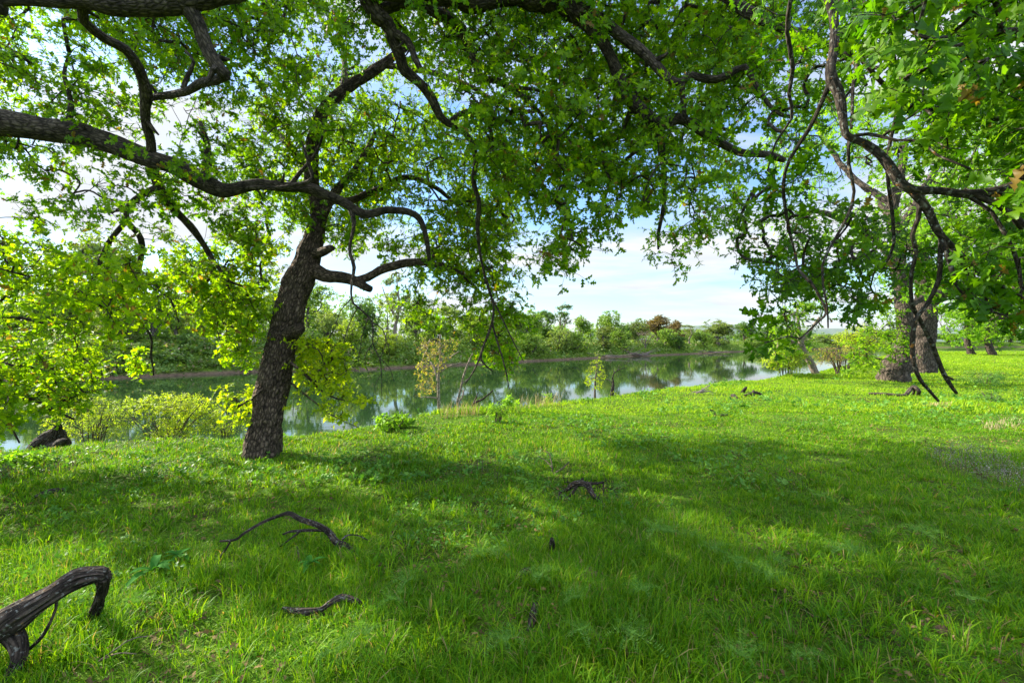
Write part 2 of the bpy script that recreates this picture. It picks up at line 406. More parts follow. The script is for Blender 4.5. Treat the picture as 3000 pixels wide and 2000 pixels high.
M['lichen_bark'] = bark_mat('lichen_bark', (0.03, 0.022, 0.016), (0.095, 0.075, 0.055), lichen=(0.22, 0.10, 0.015), sc=60, bump=0.4)
M['grey_bark'] = bark_mat('grey_bark', (0.045, 0.035, 0.027), (0.16, 0.125, 0.095), sc=14, bump=0.8)
M['pale_bark'] = bark_mat('pale_bark', (0.22, 0.17, 0.13), (0.45, 0.37, 0.30), sc=50, bump=0.3)
M['dead_wood'] = bark_mat('dead_wood', (0.022, 0.016, 0.012), (0.13, 0.098, 0.075), lichen=(0.20, 0.12, 0.05), st=0.1, sc=45, bump=0.9)
M['drift'] = bark_mat('driftwood', (0.16, 0.12, 0.10), (0.38, 0.31, 0.25), sc=20, bump=0.4)

# ------------------------------------------------------------------ terrain
NEAR = np.array([(-200, -60), (-40, -6), (-14, 4.6), (-7.4, 6.4), (-4.1, 7.7), (-2.2, 9.2), (0.9, 11.7), (6.1, 15.8), (16, 23.6), (30, 38), (45, 54), (75, 82), (160, 70), (500, 20)], float)
FAR = np.array([(-400, -120), (-110, 30), (-56, 53), (-49, 54.5), (-37.5, 66.6), (-22, 73), (0.3, 98), (28, 128), (59, 158), (123, 222), (184, 275), (300, 335), (422, 375), (900, 420), (3000, 500)], float)
WZ = -2.9
def sdist(x, y, poly):
    """signed distance; positive to the RIGHT of the travel direction (near-meadow side)"""
    p = np.stack([x, y], -1); best = np.full(x.shape, 1e18); sg = np.ones(x.shape)
    for i in range(len(poly)-1):
        a, b = poly[i], poly[i+1]; ab = b-a; ap = p-a
        u = np.clip((ap@ab)/(ab@ab), 0, 1); c = a+u[..., None]*ab
        d = ((p-c)**2).sum(-1); cr_ = ab[0]*ap[..., 1]-ab[1]*ap[..., 0]
        k = d < best-1e-9; best = np.where(k, d, best); sg = np.where(k, -np.sign(cr_), sg)
    return np.sqrt(best)*sg
def sstep(a, b, v): t = np.clip((v-a)/(b-a), 0, 1); return t*t*(3-2*t)
def ground_z(x, y, s=None, t=None):
    x = np.asarray(x, float); y = np.asarray(y, float)
    if s is None: s = sdist(x, y, NEAR)
    if t is None: t = -sdist(x, y, FAR)
    q = np.stack([x, y, 0*x], -1)
    r = np.hypot(x, y)
    bump = (fbm(q, 0.35, 3)-0.5)*0.22+(fbm(q+31, 1.7, 2)-0.5)*0.06
    edge = (fbm(q+77, 0.45, 2)-0.5)*1.0
    near = -3.9*sstep(0.2, -5.2, s+edge)+bump*sstep(-4, 1, s)
    far = -3.9+1.0*sstep(-3, 0, t)+0.45*sstep(0, 0.5, t)+3.3*sstep(0.2, 8, t+(fbm(q+13, 0.12, 2)-0.5)*3)+(fbm(q+5, 0.1, 3)-0.5)*1.2*sstep(2, 12, t)
    z = np.maximum(near, far)
    return z
def gz(x, y): return float(ground_z(np.array([x]), np.array([y]))[0])

def grid_axis(n, near, farv):
    u = np.linspace(-1, 1, n); k = 7.2
    return np.sinh(u*k)/np.sinh(k)*farv
gx = grid_axis(860, 0, 3500); gy = grid_axis(860, 0, 3500)+5
X, Y = np.meshgrid(gx, gy); Z = ground_z(X.ravel(), Y.ravel())
V = np.stack([X.ravel(), Y.ravel(), Z], -1); n = 860
i = (np.arange(n-1)[:, None]*n+np.arange(n-1)[None]).ravel()
m, t = mat_new('meadow_soil')
g_ = N(t, 'ShaderNodeNewGeometry')
n1 = noise(t, 1.3, 5, g_.outputs['Position']); n2 = noise(t, 18, 4, g_.outputs['Position'])
gcol = ramp(t, [(0.30, (0.035, 0.035, 0.010)), (0.5, (0.065, 0.125, 0.010)), (0.8, (0.12, 0.21, 0.014))], n1)
gcol = mixc(t, 1.0, gcol, ramp(t, [(0.3, (0.6,)*3), (0.7, (1.3, 1.25, 1.1))], n2), 'MULTIPLY')
sp = N(t, 'ShaderNodeSeparateXYZ'); t.links.new(g_.outputs['Position'], sp.inputs[0])
mr = N(t, 'ShaderNodeMapRange'); mr.inputs[1].default_value = -2.7; mr.inputs[2].default_value = -2.3; t.links.new(sp.outputs[2], mr.inputs[0])
mud = ramp(t, [(0.3, (0.06, 0.042, 0.028)), (0.7, (0.15, 0.105, 0.07))], noise(t, 3, 5, g_.outputs['Position']))
gcol = mixc(t, mr.outputs[0], mud, gcol)
b = N(t, 'ShaderNodeBsdfPrincipled'); b.inputs['Roughness'].default_value = 1; b.inputs['Specular IOR Level'].default_value = 0.1
t.links.new(gcol, b.inputs['Base Color'])
bp = N(t, 'ShaderNodeBump'); bp.inputs['Distance'].default_value = 0.05; t.links.new(n2, bp.inputs['Height']); t.links.new(bp.outputs[0], b.inputs['Normal'])
o_ = N(t, 'ShaderNodeOutputMaterial'); t.links.new(b.outputs[0], o_.inputs[0])
tag(make_mesh('ground', V, [np.stack([i, i+1, i+n+1, i+n], -1)], m), kind='structure')

# river
m, t = mat_new('river_water')
g_ = N(t, 'ShaderNodeNewGeometry'); mpn = N(t, 'ShaderNodeMapping'); mpn.inputs['Rotation'].default_value = (0, 0, radians(-45)); mpn.inputs['Scale'].default_value = (0.35, 1.0, 1)
t.links.new(g_.outputs['Position'], mpn.inputs[0])
w1 = noise(t, 1.6, 3, mpn.outputs[0]); w2 = noise(t, 0.12, 2, mpn.outputs[0])
b = N(t, 'ShaderNodeBsdfPrincipled'); b.inputs['Roughness'].default_value = 0.03; b.inputs['IOR'].default_value = 1.33
t.links.new(ramp(t, [(0.35, (0.010, 0.026, 0.009)), (0.7, (0.017, 0.036, 0.013))], w2), b.inputs['Base Color'])
bp = N(t, 'ShaderNodeBump'); bp.inputs['Strength'].default_value = 0.28; bp.inputs['Distance'].default_value = 0.02
cmbn = mixc(t, 0.6, w1, w2); t.links.new(cmbn, bp.inputs['Height']); t.links.new(bp.outputs[0], b.inputs['Normal'])
o_ = N(t, 'ShaderNodeOutputMaterial'); t.links.new(b.outputs[0], o_.inputs[0])
tag(make_mesh('river', [(-900, -500, WZ), (3000, -500, WZ), (3000, 1200, WZ), (-900, 1200, WZ)], [np.array([[0, 1, 2, 3]])], m), kind='structure')

# distant hills
m, t = mat_new('hill_woods'); g_ = N(t, 'ShaderNodeNewGeometry')
b = N(t, 'ShaderNodeBsdfPrincipled'); b.inputs['Roughness'].default_value = 1
t.links.new(ramp(t, [(0.35, (0.055, 0.085, 0.075)), (0.65, (0.11, 0.15, 0.11))], noise(t, 0.03, 6, g_.outputs['Position'], 0.7)), b.inputs['Base Color'])
o_ = N(t, 'ShaderNodeOutputMaterial'); t.links.new(b.outputs[0], o_.inputs[0])
nx_, ny_ = 260, 30
hx = np.linspace(-1500, 3000, nx_); hy = np.linspace(1500, 2300, ny_); X, Y = np.meshgrid(hx, hy)
prof = sin(0)+np.interp(X, [-1500, 0, 500, 700, 850, 1100, 1700, 3000], [20, 30, 62, 74, 70, 50, 60, 40])
Z = prof*np.sin((Y-1500)/800*pi)**0.7*(0.8+0.4*fbm(np.stack([X, Y, 0*X], -1), 0.006, 4))-4
i = (np.arange(ny_-1)[:, None]*nx_+np.arange(nx_-1)[None]).ravel()
tag(make_mesh('hills', np.stack([X.ravel(), Y.ravel(), Z.ravel()], -1), [np.stack([i, i+1, i+nx_+1, i+nx_], -1)], m), kind='structure')

# ------------------------------------------------------------------ grass
def blades(g, x, y, z, h, w, bend, az=None, segs=2):
    n = len(x); az = rng.random(n)*2*pi if az is None else az
    fa = az+pi/2+rng.normal(size=n)*0.5
    lean = np.stack([np.cos(az), np.sin(az)], -1)*(bend*h)[:, None]
    wx = np.cos(fa)*w/2; wy = np.sin(fa)*w/2
    b0 = np.stack([x, y, z-0.01], -1)
    hs = [0.0, 0.45, 0.8] if segs == 3 else [0.0, 0.55]
    V = []
    for k, u in enumerate(hs):
        c = b0.copy(); c[:, :2] += lean*u**1.9; c[:, 2] += h*u*(1-0.25*bend*u)
        ww = 1-0.35*u**2
        V.append(c-np.stack([wx*ww, wy*ww, 0*wx], -1)); V.append(c+np.stack([wx*ww, wy*ww, 0*wx], -1))
    c = b0.copy(); c[:, :2] += lean; c[:, 2] += h*(1-0.35*bend); V.append(c)
    V = np.stack(V, 1); nv = V.shape[1]; base = np.arange(n)[:, None]*nv
    q = np.concatenate([base+np.array([[2*k, 2*k+1, 2*k+3, 2*k+2]]) for k in range(len(hs)-1)])
    tr = base+np.array([[nv-3, nv-2, nv-1]])
    g.add(V.reshape(-1, 3), tr, q)
def grass_pts(n0, d0, d1, expn, ref, spread=1.32):
    ds = np.linspace(d0, d1, 400); dens = n0*np.minimum(1, (ref/ds)**expn)*(2*spread*ds+2.0)
    tot = int(np.trapezoid(dens, ds)) if hasattr(np, 'trapezoid') else int(np.trapz(dens, ds))
    cdf = np.cumsum(dens); cdf /= cdf[-1]
    d = np.interp(rng.random(tot), cdf, ds); x = rng.uniform(-1, 1, tot)*(spread*d+1.0)
    return x, d
m_grass = leaf_mat('grass_blade', (0.04, 0.15, 0.004), (0.095, 0.26, 0.006), (0.22, 0.38, 0.010), tr=0.5, nsc=0.8, rough=0.5, spec=0.15, odd=((0.30, 0.24, 0.10), 0.945), trc=(1.4, 1.2, 0.4))
m_grass_far = leaf_mat('grass_far', (0.12, 0.27, 0.012), (0.20, 0.37, 0.018), (0.32, 0.46, 0.03), tr=0.5, nsc=0.5, rough=0.6, spec=0.1, odd=((0.28, 0.24, 0.10), 0.97), trc=(1.3, 1.2, 0.5))
def q_(x, y): return np.stack([x, y, 0*x+50], -1)
def do_grass():
    g = Geo()
    x, y = grass_pts(7200, 1.1, 11, 1.6, 2.6)
    s = sdist(x, y, NEAR); k = s > -2.5; x, y, s = x[k], y[k], s[k]
    q = np.stack([x, y, 0*x], -1); hn = fbm(q+3, 0.9, 3); cl = vnoise(q+40, 5.0)
    # thin, bare spots
    keep = rng.random(len(x)) < np.clip((fbm(q+90, 1.6, 3)-0.42)*9, 0.08, 1)
    x, y, s, hn, cl = x[keep], y[keep], s[keep], hn[keep], cl[keep]
    h = (0.03+0.085*np.clip((hn-0.38)*3, 0, 1)*np.clip(1.25-y/14, 0.3, 1)+0.06*cl)*rng.uniform(0.5, 1.35, len(x))*np.clip(1.15-y/16, 0.5, 1)
    h *= 1+1.1*np.exp(-(s/0.8)**2)*vnoise(q_(x, y), 0.9)
    w = 0.0038*np.maximum(1, y/3.6)*rng.uniform(0.6, 1.4, len(x))
    blades(g, x, y, ground_z(x, y, s), h, w, rng.uniform(0.15, 1.0, len(x)))
    # tufts: blades fanning out of one root
    tx, ty = grass_pts(150, 1.1, 11, 1.3, 2.6); ts = sdist(tx, ty, NEAR); kk = (ts > -2) & (fbm(np.stack([tx, ty, 0*tx], -1)+61, 0.8, 2) > 0.42); tx, ty = tx[kk], ty[kk]
    nb = 16; th_ = rng.uniform(0.05, 0.16, len(tx))*np.clip(1.2-ty/14, 0.45, 1); az = rng.random((len(tx), nb))*2*pi; rr = rng.random((len(tx), nb))*0.035*np.maximum(1, ty/4)[:, None]
    bx = (tx[:, None]+np.cos(az)*rr).ravel(); by = (ty[:, None]+np.sin(az)*rr).ravel()
    blades(g, bx, by, ground_z(bx, by), np.repeat(th_, nb)*rng.uniform(0.6, 1.2, len(bx)), 0.0052*np.maximum(1, np.repeat(ty, nb)/3.6)*rng.uniform(0.6, 1.3, len(bx)), rng.uniform(0.2, 1.1, len(bx)), az.ravel(), 3)
    # short undergrowth: low broad mat
    x, y = grass_pts(2600, 1.1, 11, 1.4, 2.6); s = sdist(x, y, NEAR); k = s > -2.5; x, y, s = x[k], y[k], s[k]
    blades(g, x, y, ground_z(x, y, s), rng.uniform(0.02, 0.06, len(x)), 0.008*np.maximum(1, y/4)*rng.uniform(0.6, 1.4, len(x)), rng.uniform(0.5, 1.6, len(x)))
    tag(g.build('grass', m_grass, smooth=False), 'lush green grass covering the foreground meadow', 'grass', kind='stuff')
    g = Geo()
    x, y = grass_pts(560, 10, 26, 1.2, 10); x2, y2 = grass_pts(170, 25, 75, 1.5, 26, 1.4)
    x = np.concatenate([x, x2]); y = np.concatenate([y, y2])
    s = sdist(x, y, NEAR); k = s > -3; x, y, s = x[k], y[k], s[k]
    q = np.stack([x, y, 0*x], -1); hn = fbm(q+3, 0.5, 3)
    h = (0.05+0.10*np.clip((hn-0.4)*3, 0, 1))*rng.uniform(0.5, 1.3, len(x)); h *= 1+1.3*np.exp(-(s/1.0)**2)*vnoise(q_(x, y), 0.8); w = 0.016*np.maximum(1, y/14)*rng.uniform(0.6, 1.4, len(x))
    blades(g, x, y, ground_z(x, y, s), h, w, rng.uniform(0.2, 1.2, len(x)))
    tag(g.build('grass', m_grass_far, smooth=False), 'short sunlit yellow-green grass of the meadow back to the river edge', 'grass', kind='stuff')
do_grass()

# openings in the foliage that let sun through to these spots on the grass: (x, y, rx, ry, turn)
SUNNY = [(2.35, 3.5, 0.95, 0.2, -0.38), (-0.85, 4.15, 0.5, 0.2, 0.1), (0.15, 4.3, 0.3, 0.13, 0), (-4.5, 5.8, 1.2, 0.35, 0.4), (-5.6, 5.0, 0.6, 0.15, 0.3), (-2.9, 3.65, 0.7, 0.22, 0.3), (-3.4, 4.4, 0.6, 0.15, 0), (2.9, 7.3, 0.7, 0.25, 0), (1.2, 6.4, 0.5, 0.16, 0),
         (2.6, 2.35, 0.6, 0.16, 0.2), (-2.1, 5.6, 0.8, 0.2, 0.3), (-0.3, 6.6, 0.8, 0.25, 0.2), (1.6, 4.6, 0.4, 0.1, -0.2), (0.7, 5.3, 0.45, 0.12, 0.1), (-1.6, 4.9, 0.4, 0.1, 0), (-1.9, 3.3, 0.35, 0.1, 0.2), (3.6, 4.6, 0.5, 0.12, -0.2), (4.2, 6.0, 0.6, 0.15, 0), (-2.4, 4.2, 0.3, 0.1, 0.1), (1.4, 3.0, 0.3, 0.08, 0), (2.2, 5.4, 0.35, 0.1, 0), (3.1, 3.9, 0.3, 0.08, 0.1), (-0.2, 3.5, 0.25, 0.07, 0), (0.6, 3.8, 0.3, 0.08, -0.1), (-1.3, 3.8, 0.3, 0.08, 0.1), (2.0, 2.9, 0.3, 0.07, 0), (-1.0, 2.9, 0.35, 0.1, 0.2), (0.9, 2.6, 0.3, 0.1, -0.2)]
def open_to_sun(att, p=0.85, grow=0.22):
    g = att[:, :2]-SDIR[:2]*(att[:, 2:3]/SDIR[2]); hit = np.zeros(len(att), bool)
    for x, y, rx, ry, a in SUNNY:
        dx_, dy_ = g[:, 0]-x, g[:, 1]-y; u = dx_*cos(a)+dy_*sin(a); v = -dx_*sin(a)+dy_*cos(a)
        hit |= (u/(rx+grow))**2+(v/(ry+grow))**2 < 1
    return att[~(hit & (rng.random(len(att)) < p))]

# ------------------------------------------------------------------ near trees
def finish_tree(tr, root, org, wood_mat, groups, extra=None):
    """groups: list of (ends, dirs, K, spread, nleaf, size, kind, twr, material, part name)"""
    g = Geo(); tr.wood(g)
    crowns = []
    for ends, dirs, K, spread, nl, size, kind, twr, mat, nm in groups:
        gl = Geo(); rosettes(gl, g, ends, dirs, K, spread, nl, size, kind, twr)
        crowns.append((gl, mat, nm))
    g.build('trunk', wood_mat, root, org)
    for gl, mat, nm in crowns: gl.build(nm, mat, root, org, smooth=False)

# --- the big oak whose limbs cross the top and left of the picture (trunk left of the frame)
def overhead_oak():
    org = np.array([-8.6, 2.6, 0]); T = Tree()
    root = thing('oak_tree', 'dark oak reaching in from the left, its mossy limbs roofing over the meadow', 'tree', org)
    T.limb_w([(-8.6, 2.6, -0.3), (-8.6, 2.6, 0.3), (-8.4, 2.7, 1.6), (-8.3, 2.6, 3.0), (-8.0, 2.4, 4.6), (-7.6, 2.4, 6.5)], [0.62, 0.52, 0.46, 0.46, 0.36, 0.2], furrow=0.03, sides=40)
    # left limb
    T.limb_w([(-8.3, 2.6, 2.9), (-7.6, 3.4, 3.5), (-6.6, 4.4, 3.9), tuple(P(0, 361, 5.0))], [0.24, 0.19, 0.15, 0.128])
    T.limb([(0, 361, 36), (134, 379, 34), (250, 397, 31), (339, 428, 28), (424, 460, 26), (513, 487, 24), (593, 527, 25), (651, 556, 22), (696, 556, 17), (759, 542, 15),
            (848, 547, 15), (906, 553, 16), (1000, 588, 14), (1067, 625, 12), (1143, 616, 11), (1219, 634, 9), (1250, 690, 7), (1258, 760, 5)], 5.0, 6.4, gn=0.012, furrow=0.006, sides=26, step=0.05)
    T.limb([(593, 520, 14), (608, 470, 11), (604, 410, 9), (590, 360, 5)])
    T.limb([(848, 547, 9), (880, 500, 6), (930, 440, 4), (960, 380, 3)])
    T.limb([(700, 556, 7), (900, 540, 6), (905, 480, 5), (880, 410, 3)])
    T.limb([(200, 380, 9), (205, 300, 7), (190, 220, 5), (200, 150, 3)])
    # top limb crossing the frame
    T.limb_w([(-8.0, 2.5, 4.4), (-6.6, 2.9, 4.6), (-5.4, 3.4, 4.5), tuple(P(0, 4, 3.9))], [0.26, 0.2, 0.14, 0.10])
    T.limb([(0, 4, 14), (90, 2, 16), (250, 0, 26), (312, 8, 32), (393, 12, 34), (470, 4, 34), (536, -4, 34), (660, -24, 32), (850, -55, 30), (1050, -40, 28), (1200, -14, 26),
            (1330, -8, 26), (1390, 6, 30), (1500, -8, 28), (1600, 6, 32), (1660, 22, 32), (1720, 66, 22), (1770, 130, 17), (1800, 188, 16), (1826, 245, 17), (1848, 290, 18), (1893, 335, 18),
            (1929, 362, 18), (1990, 346, 14), (2049, 380, 12), (2098, 415, 12), (2165, 446, 11), (2250, 455, 10), (2300, 470, 7)], 3.9, 5.2, gn=0.012, furrow=0.005, sides=24, step=0.05)
    T.limb([(1929, 362, 12), (1940, 450, 9), (1945, 500, 8), (1940, 590, 6), (1925, 680, 5), (1925, 730, 3)], None, 5.6)
    T.limb([(1850, 300, 8), (1825, 390, 6), (1790, 420, 5), (1765, 450, 4)], None, 5.4)
    T.limb([(1900, 410, 7), (1830, 470, 5), (1790, 530, 4), (1760, 620, 3), (1750, 690, 2)], None, 5.8)
    T.limb([(1660, 20, 20), (1760, 60, 18), (1875, 140, 15), (1915, 183, 14), (1951, 232, 14), (2000, 241, 12), (2027, 214, 12), (2103, 232, 10), (2180, 196, 9), (2214, 250, 7), (2268, 326, 6), (2321, 344, 5)], None, 4.4)
    T.limb([(2000, 241, 10), (2005, 300, 8), (2010, 340, 7)])
    T.limb([(2040, -60, 16), (2147, 0, 17), (2192, 36, 17), (2263, 67, 15), (2330, 95, 12), (2388, 116, 11), (2428, 156, 9), (2500, 180, 8), (2540, 250, 5)], 4.6, 4.2)
    T.limb([(1500, -10, 20), (1800, -90, 18), (2040, -60, 16)], None, 4.6)
    # centre branches
    T.limb([(1050, -40, 24), (1076, 0, 22), (1103, 40, 24), (1134, 67, 20), (1152, 116, 17), (1174, 170, 16), (1186, 208, 15), (1232, 241, 14), (1263, 286, 13), (1286, 339, 12), (1312, 362, 10), (1348, 379, 9),
            (1384, 420, 8), (1397, 469, 8), (1388, 536, 7), (1402, 594, 7), (1402, 670, 6), (1410, 750, 4), (1425, 830, 3)], None, 6.4)
    T.limb([(1312, 355, 9), (1345, 335, 8), (1393, 330, 7), (1437, 375, 6), (1447, 440, 5), (1470, 500, 4), (1500, 590, 3), (1530, 640, 2)], None, 6.0)
    T.limb([(1103, 40, 15), (1150, 15, 17), (1214, 8, 18), (1277, 31, 18), (1330, 62, 17), (1370, 116, 14), (1402, 196, 12), (1406, 241, 11), (1446, 232, 9), (1491, 255, 8), (1536, 286, 7), (1567, 317, 6), (1598, 353, 5), (1620, 440, 3)], None, 5.4)
    T.limb([(1491, 255, 6), (1560, 262, 5), (1620, 290, 4), (1670, 330, 3), (1700, 420, 2)], None, 5.5)
    T.limb([(1015, 600, 7), (1036, 650, 6), (1022, 730, 5), (1036, 784, 5), (1031, 873, 3), (1049, 900, 2.6), (1089, 945, 2.4), (1094, 1007, 2), (1112, 1052, 1.6), (1116, 1096, 1.3), (1120, 1170, 0.8)], None, 5.8)
    for tw in ([(1089, 945, 2), (1120, 965, 1.6), (1130, 1010, 1.3), (1110, 1060, .8)], [(1049, 900, 2), (1020, 960, 1.3), (1010, 1000, .8)], [(1094, 1000, 1.5), (1070, 1050, 1.1), (1090, 1110, .8)], [(1112, 1052, 1.3), (1140, 1080, 1), (1150, 1120, .7)], [(1031, 873, 2), (1000, 910, 1.3), (985, 960, .8)], [(1089, 930, 1.6), (1060, 990, 1.2), (1050, 1060, .8)], [(1116, 1096, 1.1), (1100, 1130, .8), (1105, 1150, .6)], [(1120, 980, 1.2), (1140, 1040, .9), (1128, 1090, .6)]): T.limb(tw)
    T.limb([(1420, 800, 4), (1445, 890, 3.5), (1444, 945, 3.5), (1408, 1030, 3), (1412, 1060, 2.5), (1440, 1085, 1.5)], None, 6.3)
    T.limb([(1420, 1000, 3), (1385, 1085, 2.5), (1360, 1125, 1.5)]); T.limb([(1445, 955, 3), (1470, 1050, 2.5), (1490, 1140, 1.5)]); T.limb([(1430, 870, 3), (1475, 940, 2.5), (1500, 1000, 2), (1530, 1060, 1)])
    T.limb([(1160, 80, 13), (1195, 120, 12), (1215, 170, 10), (1232, 205, 8)])
    T.limb([(1600, 350, 4), (1630, 480, 4), (1640, 540, 3)], None, 5.6)
    # left bits
    T.limb([(540, -4, 24), (562, 40, 21), (580, 76, 20), (603, 130, 19), (634, 183, 19), (668, 222, 19)], None, 4.4, furrow=0.004, sides=20, step=0.05)
    T.limb([(660, 222, 14), (640, 232, 12), (603, 241, 12), (558, 263, 11), (522, 272, 10), (451, 281, 9), (430, 290, 8)], None, 5.2)
    T.limb([(536, 270, 7), (545, 220, 6), (562, 180, 5), (540, 150, 3)], None)
    T.limb([(250, 10, 14), (245, 60, 13), (312, 116, 13), (370, 143, 14), (402, 187, 15), (420, 237, 15), (433, 286, 15), (428, 330, 13), (440, 400, 12), (442, 440, 12), (446, 490, 13), (460, 545, 13), (482, 585, 12),
            (522, 625, 11), (563, 675, 10), (600, 722, 8), (622, 766, 7), (620, 806, 5), (603, 838, 3)], None, 6.6)
    T.limb([(460, 552, 9), (410, 575, 8), (376, 610, 8), (371, 650, 8), (402, 686, 8), (411, 717, 8), (402, 775, 7), (393, 815, 6), (357, 873, 4), (403, 930, 4), (440, 985, 3), (445, 1040, 3), (447, 1100, 2)], None, 6.6)
    T.limb([(393, 815, 5), (446, 842, 4), (487, 864, 4), (509, 900, 3), (527, 940, 2)])
    T.limb([(371, 650, 7), (330, 690, 7), (295, 739, 7), (286, 770, 6), (272, 820, 4), (250, 880, 2)])
    T.limb([(610, 740, 6), (650, 800, 5), (680, 860, 4), (700, 930, 3), (690, 1000, 2)], None)
    # low left branches
    T.limb_w([(-8.3, 2.8, 2.0), (-8.0, 4.4, 1.9), tuple(P(-250, 905, 5.0))], [0.09, 0.06, 0.04])
    T.limb([(-250, 905, 9), (0, 931, 5), (98, 936, 4), (187, 953, 3), (250, 971, 2)], 5.0, 5.2)
    T.limb([(-250, 905, 8), (0, 1060, 5), (58, 1070, 4), (134, 1078, 3), (220, 1130, 2)], 5.0, 5.2)
    T.limb([(-250, 950, 8), (0, 1160, 6), (89, 1172, 5), (147, 1203, 5), (214, 1230, 3)], 5.0, 5.2)
    T.limb([(-100, 1160, 4), (20, 1240, 3), (60, 1300, 2)], 5.0, 4.8)
    gap1 = [(0, 470), (120, 480), (60, 640), (0, 640)]
    gap2 = [(560, 620), (650, 590), (640, 700), (560, 720)]
    gap3 = [(630, 440), (720, 420), (740, 530), (660, 520)]
    gap4 = [(850, 230), (960, 240), (930, 310), (870, 290)]
    a1 = region([(-160, -200), (1060, -200), (1180, 60), (1180, 330), (920, 430), (650, 540), (520, 640), (330, 640), (100, 620), (-160, 600)], 4.9, 8.0, 1060, 0.43, 0.9, [gap1, gap3, gap4])
    a2 = region([(900, -200), (2150, -200), (2350, 60), (2280, 480), (2170, 620), (2150, 690), (2090, 640), (1990, 790), (1920, 770), (1900, 640), (1830, 600), (1770, 700), (1650, 800), (1600, 760), (1600, 700),
                 (1700, 640), (1570, 620), (1500, 560), (1400, 450), (1150, 400)], 4.4, 7.2, 1120, 0.43, 0.9)
    a3 = region([(-140, 690), (100, 700), (250, 760), (410, 740), (530, 870), (490, 930), (430, 880), (400, 960), (310, 980), (300, 1080), (240, 1170), (90, 1190), (20, 1240), (-140, 1270)], 4.3, 6.1, 560, 0.40, 0.9)
    a4 = region([(380, 1030), (440, 1010), (480, 1050), (470, 1130), (430, 1160), (370, 1110)], 6.4, 6.8, 9, 0.1)
    a5 = region([(440, 560), (700, 580), (760, 640), (770, 850), (740, 1000), (690, 1060), (620, 1000), (600, 900), (540, 900), (470, 700)], 5.9, 7.2, 210, 0.38, 0.9, [gap2])
    a6 = region([(60, 640), (330, 700), (330, 620), (200, 600)], 5.2, 7.4, 14, 0.3, 0.9)
    # the rest of its crown, left of and above the frame
    c1 = ellip((-8.3, 4.0, 7.8), (4.6, 3.8, 3.0), 200, 0.45, 0.6)
    vis = (np.abs(c1[:, 0])/np.maximum(c1[:, 1], 0.1) < 1.2) & ((c1[:, 2]-CZ)/np.maximum(c1[:, 1], 0.1) < 0.82)
    c1 = c1[~vis]
    T.limb_w([(-7.6, 2.4, 6.5), (-6.5, 3.5, 7.6), (-5.6, 4.6, 8.4)], [0.2, 0.12, 0.06]); T.limb_w([(-8.0, 2.4, 5.0), (-10, 4.4, 6.6), (-12, 6, 7.4)], [0.2, 0.13, 0.06])
    att = open_to_sun(np.concatenate([a1, a2, a3, a4, a5, a6]), 0.82, 0.2); att = np.concatenate([att, open_to_sun(c1, 0.97, 0.35)])
    ends, dirs, _ = T.grow(att, tip=0.0040, power=0.40, maxr=0.022, seg=0.16, gn=0.22)
    T.knots(46)
    no = len(c1)
    e1, d1, e2, d2 = ends, dirs, ends[:0], dirs[:0]
    far = ((ends[:, 2]-CZ)/np.maximum(ends[:, 1], 0.1) > 0.95) | (ends[:, 0]/np.maximum(ends[:, 1], 0.1) < -1.35)
    low = (~far) & ((ends[:, 2]-CZ)/ends[:, 1] < 0.26) & (ends[:, 0] < -2.3)
    hi = ~far & ~low
    finish_tree(T, root, org, M['bark'], [
        (ends[hi], dirs[hi], 7, 0.31, 7, 0.080, 'mid', 0.0022, M['oak_leaf'], 'crown'),
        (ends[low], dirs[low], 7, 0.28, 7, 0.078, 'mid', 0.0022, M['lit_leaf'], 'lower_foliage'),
        (ends[far], dirs[far], 4, 0.45, 6, 0.14, 'simple', 0, M['oak_leaf'], 'outer_crown')])
M['lit_leaf'] = leaf_mat('lit_oak_leaf', (0.10, 0.22, 0.005), (0.18, 0.32, 0.006), (0.30, 0.42, 0.008), tr=0.62, odd=((0.20, 0.13, 0.03), 0.96))  # lighter, yellower copy of oak_leaf; sun glow is put into the colour
overhead_oak()

